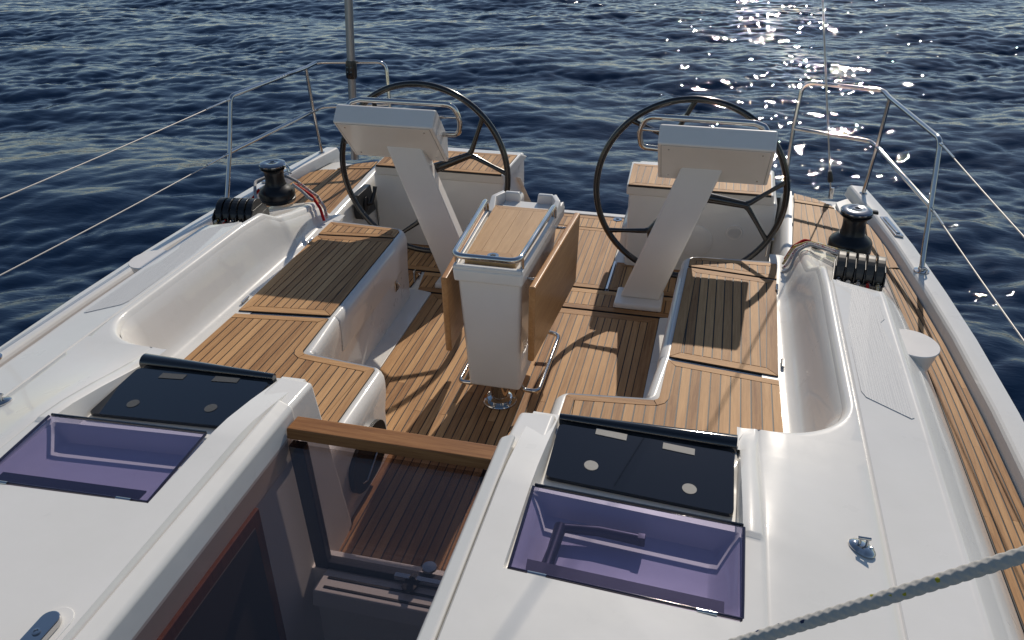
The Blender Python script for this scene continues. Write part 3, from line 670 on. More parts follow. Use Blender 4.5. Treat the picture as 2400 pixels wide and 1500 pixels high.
sh = empty('sliding_hatch', (0, 0.4, 0.69), 'smoked brown sliding companionway hatch with a wooden bar along its edge', 'hatch')
box('pane', -0.329, 0.329, -2.2, 0.428, 0.681, 0.691, 'smoke', sh, 0.0)
bar = hexa('handle_bar', [(a, y, z) for a, y, z in ((-0.325, 0.384, 0.6915), (0.316, 0.384, 0.6915), (0.322, 0.448, 0.6915), (-0.316, 0.448, 0.6915), (-0.324, 0.390, 0.727), (0.315, 0.390, 0.727), (0.320, 0.450, 0.733), (-0.315, 0.450, 0.733))], 'bar', sh, 0.004, 2)
adopt(sh)
# oval recess with a handle on the inner face of the left seat
pn = empty('oval_panel', (-0.357, 0.96, 0.17), 'black oval recess with a grab handle on the white seat side by the companionway', 'panel')
ov = [(0.96+0.165*math.copysign(abs(math.cos(t))**0.8, math.cos(t)), 0.165+0.115*math.copysign(abs(math.sin(t))**0.8, math.sin(t))) for t in [2*math.pi*i/40 for i in range(40)]]
V = [(-0.367, y, z) for y, z in ov]+[(-0.340, y, z) for y, z in ov]; n_ = 40
F = [list(range(n_)), list(range(n_, 2*n_))[::-1]]+[(i, (i+1) % n_, n_+(i+1) % n_, n_+i) for i in range(n_)]
raw('plate', V, F, 'black', pn, True, 30)
tube('handle', [(-0.345, 0.87, 0.10), (-0.328, 0.88, 0.11), (-0.328, 1.05, 0.19), (-0.345, 1.06, 0.20)], 0.006, 'steel', pn, 8, fr=0.01)
adopt(pn)

# ------------------------------------------------------------------ hatches on the coachroof
sides = {1: 'right', -1: 'left'}
for s in (1, -1):
    far = 'near the white rope' if s > 0 else 'at the left edge of the picture'
    h = empty('storage_lid', (s*0.74, 0.09, 0.79), ('purple tinted clear lid over the pocket holding a winch handle, right of the companionway' if s > 0 else 'purple tinted clear lid over an empty white pocket, left of the companionway'), 'lid')
    pl = lambda x, y: 0.808-(x-0.476)*0.054-(0.221-y)*0.055
    P = [(0.478, -0.048), (1.008, -0.048), (1.009, 0.226), (0.476, 0.222)]
    # pane with a down-turned after edge
    hexa('pane', [(s*x, y, pl(x, y)-0.009) for x, y in P]+[(s*x, y, pl(x, y)) for x, y in P], 'purple', h, 0.0025, 2)
    hexa('pane_lip', [(s*x, y, pl(x, y)-0.011) for x, y in ((0.478, 0.2275), (1.008, 0.2315), (1.008, 0.2375), (0.478, 0.2335))]+[(s*x, y, pl(x, y)-0.001) for x, y in ((0.478, 0.2275), (1.008, 0.2315), (1.008, 0.2375), (0.478, 0.2335))], 'trim', h, 0.001, 1)
    hexa('seal_strip', [(s*x, y, pl(x, y)-0.0135) for x, y in ((0.515, -0.040), (0.968, -0.040), (0.968, -0.006), (0.512, -0.006))]+[(s*x, y, pl(x, y)-0.0095) for x, y in ((0.515, -0.040), (0.968, -0.040), (0.968, -0.006), (0.512, -0.006))], 'black', h, 0.0)
    for a, b_ in ((P[0], P[1]), (P[1], P[2]), (P[3], P[0])):
        tube('pane_edge', [(s*a[0], a[1], pl(*a)-0.004), (s*b_[0], b_[1], pl(*b_)-0.004)], 0.0042, 'edge', h, 8)
    for xh in (0.545, 0.93):
        hg = tube('hinge', [(s*(xh-0.022), -0.053, pl(xh, -0.05)+0.0005), (s*(xh+0.022), -0.053, pl(xh, -0.05)-0.001)], 0.0055, 'steel', h, 10)
    adopt(h)
    # dark panel with velcro pieces and black nose trim
    h = empty('hatch_panel', (s*0.74, 0.46, 0.72), ('glossy dark blue-black panel with two bright discs, beside the wood bar on the right' if s > 0 else 'dark blue-black panel with two dim discs behind the left tinted lid'), 'panel')
    pb = lambda x, y: 0.742-(x-0.476)*0.070+(y-0.46)*0.03
    P = [(0.482, 0.345), (0.992, 0.349), (0.990, 0.604), (0.477, 0.578)]
    Pr = [tuple(p)[:2] for p in fillet([(a, b_, 0) for a, b_ in P], 0.018, 4, True)]
    V, F = prism_data([(s*x, y) for x, y in Pr][::s], 0, 1); V = [(x, y, pb(abs(x), y)-0.012*(1-z)) for x, y, z in V]
    raw('panel', V, F, 'panel', h, False)
    for x0_, y0_ in ((0.634, 0.588), (0.832, 0.583)):
        q = [(x0_-0.046, y0_-0.014), (x0_+0.046, y0_-0.016), (x0_+0.046, y0_+0.012), (x0_-0.046, y0_+0.013)]
        hexa('velcro_strip', [(s*x, y-0.012, pb(x, y)+0.0002) for x, y in q]+[(s*x, y-0.012, pb(x, y)+0.0016) for x, y in q], 'velcro' if s > 0 else 'velcro_dimmed', h, 0.0) if 'velcro_dimmed' in M else hexa('velcro_strip', [(s*x, y-0.012, pb(x, y)+0.0002) for x, y in q]+[(s*x, y-0.012, pb(x, y)+0.0016) for x, y in q], 'velcro', h, 0.0)
    for x0_, y0_ in ((0.598, 0.424), (0.872, 0.412)):
        q = [(x0_+0.020*math.cos(t), y0_+0.020*math.sin(t)) for t in [2*math.pi*i/20 for i in range(20)]]
        V, F = prism_data([(s*x, y) for x, y in q][::s], 0, 1); V = [(x, y, pb(abs(x), y)+0.0002+0.0014*z) for x, y, z in V]
        raw('velcro_disc', V, F, 'velcro' if s > 0 else 'velcro_dimmed', h, False)
    # nose trim: thick curved moulding, swelling towards the outboard end
    S = []
    for i in range(9):
        f = i/8; x = 0.473+0.523*f; y0_ = 0.592+0.026*f; zc_ = pb(x, 0.6)+0.006
        ww = 0.014+0.018*f; hh = 0.013+0.011*f
        S.append([(s*x, y0_+ww*(1-math.cos(a))*0.9, zc_-0.004+hh*math.sin(a)) for a in [math.pi*j/10 for j in range(9)]]+[(s*x, y0_+ww*1.6, zc_-0.05), (s*x, y0_+0.004, zc_-0.02)])
    loft_closed('nose_trim', S, 'trim', h)
    adopt(h)
# winch handle lying in the right pocket
wh = empty('winch_crank', (0.6, 0.09, 0.69), 'black winch handle lying in the pocket under the right tinted lid', 'winch handle')
tube('arm', [(0.565, 0.135, 0.762), (0.66, 0.15, 0.757), (0.76, 0.15, 0.751)], [0.012, 0.014, 0.015], 'black', wh, 12)
tube('grip', [(0.565, 0.140, 0.762), (0.560, 0.06, 0.757), (0.556, 0.0, 0.753)], [0.016, 0.014, 0.017], 'black', wh, 14)
box('drive_square', 0.755, 0.775, 0.14, 0.16, 0.738, 0.766, 'black', wh, 0.002)
adopt(wh)

# ------------------------------------------------------------------ helm pedestals and wheels
for s in (1, -1):
    p = empty('helm_pedestal', (s*0.54, 2.74, 0.0), f'white helm console on a leaning column in front of the {sides[s]} steering wheel', 'console')
    hexa('foot_plate', [(s*a, y, z) for a, y, z in ((0.392, 2.672, 0.001), (0.662, 2.672, 0.001), (0.662, 2.885, 0.001), (0.392, 2.885, 0.001), (0.396, 2.678, 0.034), (0.658, 2.678, 0.034), (0.658, 2.880, 0.034), (0.396, 2.880, 0.034))], 'gel_matt', p, 0.010, 3)
    hexa('column', [(s*a, y, z) for a, y, z in ((0.420, 2.757, 0.032), (0.642, 2.757, 0.032), (0.632, 2.872, 0.032), (0.432, 2.872, 0.032), (0.693, 2.690, 0.845), (0.902, 2.690, 0.845), (0.890, 2.790, 0.845), (0.706, 2.790, 0.845))], 'gel_matt', p, 0.012, 3)
    cs = [(2.545, 1.000), (2.783, 0.742), (2.800, 0.752), (2.796, 0.892), (2.640, 1.070), (2.615, 1.076)]
    V = []
    for x in (0.574, 1.126): V += [(s*x, y, z) for y, z in cs]
    bm = bmesh.new(); vv = [bm.verts.new(q) for q in V]; n_ = len(cs)
    bm.faces.new(vv[:n_]); bm.faces.new(vv[n_:][::-1])
    for i in range(n_): bm.faces.new((vv[i], vv[n_+i], vv[n_+(i+1) % n_], vv[(i+1) % n_]))
    bmesh.ops.bevel(bm, geom=list(bm.edges), offset=0.011, segments=4, profile=0.5, affect='EDGES', clamp_overlap=True)
    frombm('console_head', bm, 'gel_matt', p)
    # thin access panel line on the front face
    fa, fb_ = Vector((0, 2.545, 1.0)), Vector((0, 2.783, 0.742)); nn = Vector((0, -0.735, -0.678))
    q = []
    for x, t in ((0.592, 0.035), (1.108, 0.035), (1.108, 0.955), (0.592, 0.955)):
        b0 = fa.lerp(fb_, t); q.append(Vector((s*x, b0.y, b0.z)))
    fpn = hexa('front_panel', [v-nn*0.004 for v in q]+[v+nn*0.0022 for v in q], 'gel_matt', p, 0.0015, 1)
    cq = (q[0]+q[1]+q[2]+q[3])/4; q2 = [v+(v-cq)*0.006 for v in q]
    hexa('panel_gap_shade', [v-nn*0.004 for v in q2]+[v+nn*0.0008 for v in q2], 'lever', fpn, 0.0)  # dark plate stands in for the shaded gap round the front panel
    for fx_, ft in ((0.07, 0.1), (0.93, 0.1), (0.93, 0.9), (0.07, 0.9)):
        pc = q[0].lerp(q[1], fx_).lerp(q[3].lerp(q[2], fx_), ft); tube('screw', [pc, pc+nn*0.004], 0.0045, 'steel', fpn, 8)
    # instrument faces on the after side
    fc, fd = Vector((0, 2.796, 0.892)), Vector((0, 2.640, 1.070)); nn = Vector((0, 0.75, 0.66))
    for x0_, x1_ in ((0.62, 0.76), (0.79, 0.93), (0.96, 1.08)):
        q = [Vector((s*x, fc.lerp(fd, t).y, fc.lerp(fd, t).z)) for x, t in ((x0_, 0.2), (x1_, 0.2), (x1_, 0.8), (x0_, 0.8))]
        hexa('instrument', [v-nn*0.003 for v in q]+[v+nn*0.006 for v in q], 'black', p, 0.002, 1)
    rl = [(s*1.085, 2.655, 1.052), (s*1.065, 2.668, 1.078), (s*1.02, 2.680, 1.090), (s*0.497, 2.680, 1.092), (s*0.470, 2.70, 1.0), (s*0.483, 2.715, 0.925), (s*0.585, 2.72, 0.918)]
    tube('grab_rail', rl, 0.0145, 'steel', p, 12, fr=[0, 0.02, 0.05, 0.075, 0.1, 0.04, 0])
    tube('rail_bracket', [(s*0.485, 2.688, 1.025), (s*0.585, 2.688, 1.022)], 0.009, 'steel', p, 10)
    adopt(p)
    # wheel
    cw = Vector((s*0.7406, 2.832, 0.657)); RW = 0.493
    wl_ = empty('steering_wheel', cw, ('black three armed steering wheel behind the right helm console' if s > 0 else 'black three armed steering wheel behind the left helm console'), 'steering wheel')
    ring = [cw+Vector((RW*math.cos(a), 0, RW*math.sin(a))) for a in [2*math.pi*i/96 for i in range(96)]]
    tube('rim', ring, 0.0170, 'wheel', wl_, 14, True)
    base = -8.5 if s > 0 else 23.0
    for k in range(3):
        a = R(base+120*k); u = Vector((math.cos(a), 0, math.sin(a)))
        J = cw+u*0.305
        sp = tube('spoke', [cw+u*0.03+Vector((0, -0.02, 0)), cw+u*0.15+Vector((0, -0.008, 0)), J+u*0.012], [0.032, 0.026, 0.019], 'wheel', wl_, 12)
        for d in (-20, 20):
            b_ = R(base+120*k+d); E_ = cw+Vector((math.cos(b_), 0, math.sin(b_)))*(RW-0.004)
            tube('spoke_fork', [J-u*0.01, J+(E_-J)*0.12, J+(E_-J)*0.6, E_], [0.018, 0.0145, 0.0115, 0.0145], 'wheel', sp, 10)
    lathe('hub', [(0.0, -0.045), (0.045, -0.045), (0.055, -0.02), (0.055, 0.015), (0.03, 0.03), (0.0, 0.032)], 'wheel', wl_, cw, 28, X90)
    adopt(wl_)

# ------------------------------------------------------------------ cockpit table
t = empty('cockpit_table', (0, 1.66, 0), 'white cockpit table with folded teak leaves and a steel rail on top', 'table')
body = [(-0.118, 1.575, 0.128), (0.118, 1.575, 0.128), (0.118, 2.10, 0.128), (-0.118, 2.10, 0.128), (-0.137, 1.525, 0.705), (0.137, 1.525, 0.705), (0.150, 2.23, 0.705), (-0.150, 2.23, 0.705)]
hexa('body', body, 'gel', t, 0.018, 4)
# tray: floor, walls
hexa('tray', [(-0.146, 1.505, 0.690), (0.146, 1.505, 0.690), (0.172, 2.285, 0.690), (-0.172, 2.285, 0.690), (-0.150, 1.500, 0.752), (0.150, 1.500, 0.752), (0.176, 2.290, 0.752), (-0.176, 2.290, 0.752)], 'gel', t, 0.012, 3)
for s in (1, -1):
    hexa('tray_wall', [(s*a, y, z) for a, y, z in ((0.128, 1.52, 0.746), (0.149, 1.502, 0.746), (0.175, 2.27, 0.746), (0.152, 2.25, 0.746), (0.130, 1.52, 0.766), (0.147, 1.505, 0.766), (0.172, 2.27, 0.775), (0.154, 2.25, 0.775))], 'gel', t, 0.005, 2)
    hexa('cup_fence', [(s*a, y, z) for a, y, z in ((0.118, 2.06, 0.745), (0.165, 2.06, 0.745), (0.174, 2.20, 0.745), (0.140, 2.20, 0.745), (0.124, 2.08, 0.772), (0.160, 2.08, 0.772), (0.168, 2.20, 0.805), (0.144, 2.20, 0.805))], 'gel', t, 0.006, 2)
    hexa('cup_fence', [(s*a, y, z) for a, y, z in ((0.040, 2.255, 0.745), (0.120, 2.262, 0.745), (0.120, 2.288, 0.745), (0.040, 2.288, 0.745), (0.046, 2.260, 0.802), (0.118, 2.262, 0.802), (0.118, 2.284, 0.802), (0.046, 2.284, 0.802))], 'gel', t, 0.007, 3)
    hexa('cup_fence', [(s*a, y, z) for a, y, z in ((0.112, 2.262, 0.745), (0.140, 2.195, 0.745), (0.174, 2.20, 0.745), (0.135, 2.289, 0.745), (0.114, 2.262, 0.803), (0.144, 2.195, 0.803), (0.168, 2.202, 0.803), (0.131, 2.285, 0.803))], 'gel', t, 0.006, 2)
hexa('cup_tray', [(-0.112, 2.10, 0.745), (0.112, 2.10, 0.745), (0.116, 2.27, 0.745), (-0.116, 2.27, 0.745), (-0.112, 2.10, 0.757), (0.112, 2.10, 0.757), (0.116, 2.27, 0.757), (-0.116, 2.27, 0.757)], 'gel', t, 0.003, 1)
hexa('tray_front', [(-0.146, 1.503, 0.746), (0.146, 1.503, 0.746), (0.140, 1.535, 0.746), (-0.140, 1.535, 0.746), (-0.142, 1.506, 0.766), (0.142, 1.506, 0.766), (0.138, 1.53, 0.766), (-0.138, 1.53, 0.766)], 'gel', t, 0.006, 2)
LZ0, LZ1 = 0.753, 0.785
lo = [(-0.108, 1.548), (0.108, 1.548), (0.130, 2.125), (-0.130, 2.125)]
li = [(-0.070, 1.625), (0.070, 1.625), (0.100, 2.085), (-0.100, 2.085)]
tl = hexa('table_lid', [(x, y, LZ0) for x, y in lo]+[(x, y, LZ1-0.003) for x, y in lo], 'tab_y', t, 0.0)
def lidpiece(P, m_): 
    P = inset(P, 0.0006); V, F = prism_data(P, LZ1-0.006, LZ1); raw('lid_board', V, F, m_, tl, False, fix=False)
lidpiece([lo[0], lo[1], (0.070, 1.618), (-0.070, 1.618)], 'tab_x'); lidpiece([lo[2], lo[3], (-0.098, 2.092), (0.098, 2.092)], 'tab_x')
for k in range(4):
    f0, f1 = k/4, (k+1)/4
    ax = lambda f, y: (-1+2*f)*(0.108+(y-1.548)*0.0381)
    if k == 0: P = [lo[0], (-0.070, 1.618), (ax(f1, 1.618), 1.618), (ax(f1, 2.092), 2.092), (-0.098, 2.092), lo[3]]
    elif k == 3: P = [(ax(f0, 1.618), 1.618), (0.070, 1.618), lo[1], lo[2], (0.098, 2.092), (ax(f0, 2.092), 2.092)]
    else: P = [(ax(f0, 1.618), 1.618), (ax(f1, 1.618), 1.618), (ax(f1, 2.092), 2.092), (ax(f0, 2.092), 2.092)]
    lidpiece(P, 'tab_y')
lr = lathe('lock_ring', [(0.0, 0.002), (0.011, 0.002), (0.012, 0.004), (0.024, 0.004), (0.026, 0.0)], 'steel', t, (0.004, 1.582, LZ1), 28)
lathe('lock_button', [(0.0, 0.0), (0.0105, 0.0), (0.0105, 0.0035), (0.0, 0.0038)], 'black', lr, (0.004, 1.582, LZ1+0.0022), 20)
tube('rail', [(-0.160, 2.085, 0.765), (-0.162, 2.078, 0.826), (-0.136, 1.478, 0.822), (0.136, 1.478, 0.822), (0.162, 2.078, 0.826), (0.160, 2.085, 0.765)], 0.0125, 'steel', t, 14, fr=[0, 0.03, 0.05, 0.05, 0.03, 0])
for s in (1, -1): tube('rail_post', [(s*0.140, 1.535, 0.748), (s*0.139, 1.535, 0.818)], 0.0075, 'steel', t, 10)
for s in (1, -1):
    P = [(0.168, 1.500, 0.345), (0.196, 1.500, 0.345), (0.242, 2.275, 0.345), (0.214, 2.275, 0.345), (0.172, 1.500, 0.702), (0.202, 1.500, 0.702), (0.246, 2.325, 0.702), (0.216, 2.325, 0.702)]
    lf = hexa('leaf', [(s*x, y, z) for x, y, z in P], 'leaf' if s < 0 else 'tab_leaf' if 'tab_leaf' in M else 'leaf', t, 0.008, 3)
    for y in (1.60, 2.15): tube('leaf_hinge', [(s*0.146, y, 0.688), (s*(0.176+(y-1.5)*0.055), y, 0.688)], 0.007, 'steel', t, 8)
    tube('foot_rail', [(s*0.100, 1.625, 0.145), (s*0.120, 1.630, 0.105), (s*0.188, 1.640, 0.095), (s*0.186, 2.16, 0.095), (s*0.105, 2.165, 0.105)], 0.0105, 'steel', t, 12, fr=[0, 0.02, 0.055, 0.04, 0])
lathe('leg', [(0.058, 0.0), (0.058, 0.012), (0.041, 0.020), (0.041, 0.14)], 'steel', t, (0.0, 1.665, 0.012), 36)
fl = lathe('flange', [(0.0, 0.0), (0.080, 0.0), (0.080, 0.007), (0.077, 0.011), (0.0, 0.012)], 'steel', t, (0.0, 1.665, 0.0005), 40)
for k in range(6): a = R(60*k+20); lathe('screw', [(0.0, 0.0), (0.0075, 0.0), (0.006, 0.0025), (0.0, 0.003)], 'steel', fl, (0.066*math.cos(a), 1.665+0.066*math.sin(a), 0.0122), 12)
adopt(t)

# ------------------------------------------------------------------ winches and rope clutches
for s in (1, -1):
    zb = 0.513; c0 = (s*1.541, 2.586, zb)
    wn = empty('winch', c0, f'black sheet winch with a chrome top on the {sides[s]} coaming', 'winch')
    lathe('base', [(0.0, 0.0), (0.100, 0.0), (0.102, 0.006), (0.102, 0.018), (0.098, 0.021), (0.098, 0.025), (0.101, 0.028), (0.101, 0.052), (0.094, 0.066), (0.072, 0.082), (0.060, 0.094)], 'drum', wn, c0, 44)
    lathe('drum', [(0.060, 0.092), (0.056, 0.104), (0.053, 0.125), (0.053, 0.150), (0.056, 0.172), (0.063, 0.184), (0.066, 0.186)], 'drum', wn, c0, 44)
    lathe('jaw', [(0.05, 0.184), (0.070, 0.186), (0.074, 0.191), (0.066, 0.195), (0.066, 0.199), (0.074, 0.203), (0.073, 0.208), (0.060, 0.210)], 'drum', wn, c0, 44)
    cap = lathe('cap', [(0.074, 0.207), (0.075, 0.212), (0.070, 0.219), (0.055, 0.224), (0.034, 0.2245), (0.030, 0.2225), (0.022, 0.2225), (0.020, 0.2245), (0.013, 0.2245), (0.012, 0.215), (0.0, 0.215)], 'cap', wn, c0, 48)
    # self-tailing arm
    hexa('tailer_arm', [(c0[0]+s*a*-1, 2.586+y, zb+z) for a, y, z in ((-0.062 if s > 0 else 0.050, -0.012, 0.204), (-0.098 if s > 0 else 0.092, -0.012, 0.200), (-0.098 if s > 0 else 0.092, 0.014, 0.200), (-0.062 if s > 0 else 0.050, 0.016, 0.204), (-0.062 if s > 0 else 0.050, -0.012, 0.221), (-0.096 if s > 0 else 0.086, -0.010, 0.217), (-0.096 if s > 0 else 0.086, 0.012, 0.217), (-0.062 if s > 0 else 0.050, 0.016, 0.221))], 'steel' if s < 0 else 'drum', wn, 0.005, 2)
    if s < 0: tube('tailer_hook', [(c0[0]+0.084, 2.586, zb+0.212), (c0[0]+0.098, 2.580, zb+0.195), (c0[0]+0.102, 2.574, zb+0.176), (c0[0]+0.116, 2.570, zb+0.172)], [0.009, 0.009, 0.007, 0.005], 'steel', wn, 8, fr=0.008)
    adopt(wn)
    # clutch bank
    cz = 0.575; cx, cy = s*1.525, 2.175
    k0 = empty('rope_clutch', (cx, cy, cz), ('black bank of five rope clutches with grey levers beside the right winch' if s > 0 else 'black bank of rope clutches in front of the left winch'), 'rope clutch')
    rot = Matrix.Translation((cx, cy, cz)) @ Matrix.Rotation(R(-8*s), 4, 'Z') @ Matrix.Rotation(R(-3), 4, 'X')
    if s < 0: rot = rot @ Matrix.Scale(-1, 4, (1, 0, 0))
    def cprism(name, prof, x0_, x1_, m_, bev=0.004):
        bm = bmesh.new(); n_ = len(prof); vv = [bm.verts.new(rot @ Vector((x, y, z))) for x in (x0_, x1_) for y, z in prof]
        bm.faces.new(vv[:n_]); bm.faces.new(vv[n_:][::-1])
        for i in range(n_): bm.faces.new((vv[i], vv[n_+i], vv[n_+(i+1) % n_], vv[(i+1) % n_]))
        if bev: bmesh.ops.bevel(bm, geom=[e for e in bm.edges], offset=bev, segments=2, profile=0.5, affect='EDGES', clamp_overlap=True)
        return frombm(name, bm, m_, k0, True, 45)
    cprism('base', [(-0.125, -0.05), (0.125, -0.05), (0.12, 0.02), (-0.12, 0.012)], -0.104, 0.104, 'black', 0.003)
    for i in range(5):
        x0_ = -0.100+i*0.0405
        cprism('cheek', [(-0.115, 0.008), (-0.110, 0.036), (-0.07, 0.062), (0.05, 0.062), (0.10, 0.04), (0.11, 0.01)], x0_, x0_+0.006, 'black', 0.002)
        arcp = [(-0.005+0.090*math.cos(a), 0.018+0.084*math.sin(a)) for a in [R(d) for d in range(-8, 189, 14)]]
        cprism('lever', arcp, x0_+0.0065, x0_+0.0385, 'drum' if s < 0 else 'lever' if 'lever' in M else 'drum', 0.003)
        V, F = [], []
        tb = tube('rope_guide', [rot @ Vector((x0_+0.022, -0.118, 0.016)), rot @ Vector((x0_+0.022, -0.127, 0.015))], 0.010, 'steel', k0, 12)
    cprism('cheek', [(-0.115, 0.008), (-0.110, 0.036), (-0.07, 0.062), (0.05, 0.062), (0.10, 0.04), (0.11, 0.01)], 0.1025, 0.1085, 'black', 0.002)
    adopt(k0)
    # short rope tails entering the clutch bank from the coaming cover
    for i, mt in ((0, 'rope_g'), (2, 'rope_g'), (3, 'rope_r'), (4, 'rope_y')):
        x0_ = -0.100+i*0.0405+0.022
        a, c = rot @ Vector((x0_, -0.10, 0.016)), rot @ Vector((x0_, -0.175, -0.012))
        r_ = tube('rope', [a, (a+c)/2+Vector((0, 0, 0.002)), c], 0.0065, mt, None, 10)
        names_ = {0: 'grey rope in the innermost clutch', 2: 'grey rope in the middle clutch', 3: 'red rope in the fourth clutch', 4: 'yellow flecked rope in the outermost clutch'}
        tag(r_, f'short {names_[i]} of the {sides[s]} bank', 'rope', 'ropes at the clutches')
# switch knob on the right winch island
kb = empty('deck_switch', (1.398, 2.597, 0.515), 'round black deck switch beside the right winch', 'switch')
lathe('bezel', [(0.0, 0.0), (0.030, 0.0), (0.030, 0.010), (0.026, 0.016), (0.018, 0.017), (0.017, 0.012), (0.0, 0.012)], 'black', kb, (1.398, 2.597, 0.513), 28)
lathe('button', [(0.0, 0.0), (0.012, 0.0), (0.011, 0.008), (0.0, 0.009)], 'black', kb, (1.398, 2.597, 0.525), 20)
adopt(kb)

# ------------------------------------------------------------------ vent posts on the side decks
for s in (1, -1):
    zt = 0.592
    v = lathe('vent_post', [(0.0, -0.26), (0.074, -0.26), (0.080, -0.10), (0.094, -0.012), (0.098, -0.004), (0.096, 0.0), (0.0, 0.001)], 'gel_matt', None, (0, 0, 0), 48)
    v.location = (s*1.659, 1.588, zt); v.rotation_euler = (R(1.5), R(4*s), 0)
    tag(v, f'white flat topped post outside the {sides[s]} coaming', 'vent post')

# ------------------------------------------------------------------ pushpits, guard wires, stanchion
for s in (1, -1):
    p = empty('pushpit_rail', (s*1.83, 2.85, 0.45), f'polished steel stern rail on the {sides[s]} quarter', 'rail')
    X = lambda L: [(s*x, y, z) for x, y, z in L]
    zf_ = bulz(2.62)
    foot = (xo(2.60)-0.055, 2.60, zf_)
    tube('top_rail', X([foot, (1.893, 2.645, 0.535), (1.896, 2.733, 0.716), (1.887, 2.832, 1.022), (1.756, 3.529, 1.034), (1.735, 3.646, 1.045), (1.315, 3.80, 1.035), (1.30, 3.77, 0.78), (1.30, 3.74, 0.42)]), 0.0125, 'steel', p, 14, fr=[0, 0.06, 0, 0.05, 0, 0.06, 0.07, 0, 0])
    tube('lower_rail', X([(1.896, 2.735, 0.718), (1.748, 3.542, 0.752), (1.713, 3.603, 0.764), (1.30, 3.77, 0.765)]), 0.0115, 'steel', p, 12, fr=[0, 0, 0.05, 0])
    tube('post', X([(1.756, 3.529, 1.032), (1.748, 3.540, 0.749), (xo(3.55)-0.05, 3.55, bulz(3.55)-0.004)]), 0.0115, 'steel', p, 12)
    lathe('foot_flange', [(0.0, 0.0), (0.036, 0.0), (0.036, 0.004), (0.018, 0.008), (0.016, 0.02), (0.0, 0.02)], 'steel', p, (s*foot[0], foot[1], foot[2]+0.0005), 24)
    lathe('foot_flange', [(0.0, 0.0), (0.022, 0.0), (0.022, 0.004), (0.015, 0.008), (0.0, 0.008)], 'steel', p, (s*(xo(3.55)-0.05), 3.55, bulz(3.55)+0.0005), 24)
    fx, fy, fz = s*foot[0], foot[1]-0.035, foot[2]
    tube('shackle_eye', [(fx-0.012, fy, fz), (fx-0.014, fy-0.005, fz+0.025), (fx, fy-0.006, fz+0.038), (fx+0.014, fy-0.005, fz+0.025), (fx+0.012, fy, fz)], 0.005, 'steel', p, 8, fr=0.01)
    for a in ((1.887, 2.832, 1.006), (1.896, 2.738, 0.712)):
        tube('wire_lug', X([(a[0], a[1], a[2]), (a[0]+0.006, a[1]-0.04, a[2])]), 0.008, 'steel', p, 10)
    adopt(p)
    # stanchion forward
    f0 = (xo(0.95)-0.05, 0.95, bulz(0.95))
    if s < 0:
     sp = empty('stanchion', (s*f0[0], f0[1], f0[2]), f'steel guard wire stanchion with chrome foot on the {sides[s]} bulwark', 'stanchion')
     tube('post', [(s*f0[0], 0.95, f0[2]), (s*(f0[0]+0.0), 0.95, 0.55), (s*2.03, 0.95, 1.02)], 0.0125, 'steel', sp, 12)
     lathe('foot', [(0.0, 0.0), (0.040, 0.0), (0.040, 0.005), (0.020, 0.010), (0.018, 0.05), (0.0, 0.05)], 'steel', sp, (s*f0[0], f0[1], f0[2]+0.001), 24)
     adopt(sp)
    for nm, a, b_ in (('upper', (1.893, 2.79, 1.006), (2.03, 0.95, 1.0)), ('lower', (1.902, 2.70, 0.712), (2.03, 0.95, 0.70))):
        a, b_ = Vector((s*a[0], a[1], a[2])), Vector((s*b_[0], b_[1], b_[2]))
        gw = empty('guard_wire', a, f'{nm} steel guard wire running forward from the {sides[s]} stern rail', 'wire')
        far_ = Vector((s*2.06, -0.9, b_.z+0.01)); pts = [a.lerp(b_, i/10)-Vector((0, 0, 0.006*math.sin(math.pi*i/10))) for i in range(11)]+[far_]
        tube('wire', pts, 0.0031, 'wire', gw, 8)
        tube('swage', [a.lerp(b_, -0.004), a.lerp(b_, 0.10)], 0.0050, 'steel', gw, 10)
        adopt(gw)
# backstay with black boot (right) and the grey pole (left)
bs = empty('backstay', (1.555, 3.60, 0.42), 'thin backstay wire rising from the right quarter with a black boot', 'wire')
A_, B_ = Vector((1.560, 3.60, 0.43)), Vector((1.325, 3.60, 1.521)); D_ = (B_-A_)
tube('wire', [A_, A_+D_*3.2], 0.0042, 'wire', bs, 8)
tube('boot', [A_+D_*0.07, A_+D_*0.09, A_+D_*0.13], [0.016, 0.016, 0.010], 'black', bs, 12)
box('chainplate', 1.548, 1.574, 3.592, 3.608, 0.40, 0.47, 'steel', bs, 0.003)
adopt(bs)
po = empty('stern_pole', (-1.51, 3.60, 0.42), 'thick grey stern pole with a black clamp behind the left steering wheel', 'pole')
A_, B_ = Vector((-1.487, 3.60, 0.836)), Vector((-1.445, 3.60, 1.443)); D_ = (B_-A_)
tube('tube', [A_-D_*0.68, A_+D_*1.0, A_+D_*3], 0.026, 'alu', po, 20)
tube('clamp', [A_+D_*0.215, A_+D_*0.235, A_+D_*0.36, A_+D_*0.40], [0.032, 0.036, 0.036, 0.031], 'black', po, 20)
cc = A_+D_*0.25; tube('clamp_screw', [cc+Vector((0.004, -0.03, 0)), cc+Vector((0.006, -0.043, -0.004))], 0.014, 'black', po, 14)
for dx_ in (-0.012, 0.014):
    for f in (0.29, 0.34): c1 = A_+D_*f; tube('screw', [c1+Vector((dx_, -0.030, 0)), c1+Vector((dx_, -0.037, 0))], 0.0035, 'steel', po, 8)
adopt(po)

# ------------------------------------------------------------------ running ropes
def rope(P, r, m_, label, fr=0.05):
    o = tube('rope', fillet(P, fr, 8), r, m_, None, 10); tag(o, label, 'rope'); return o
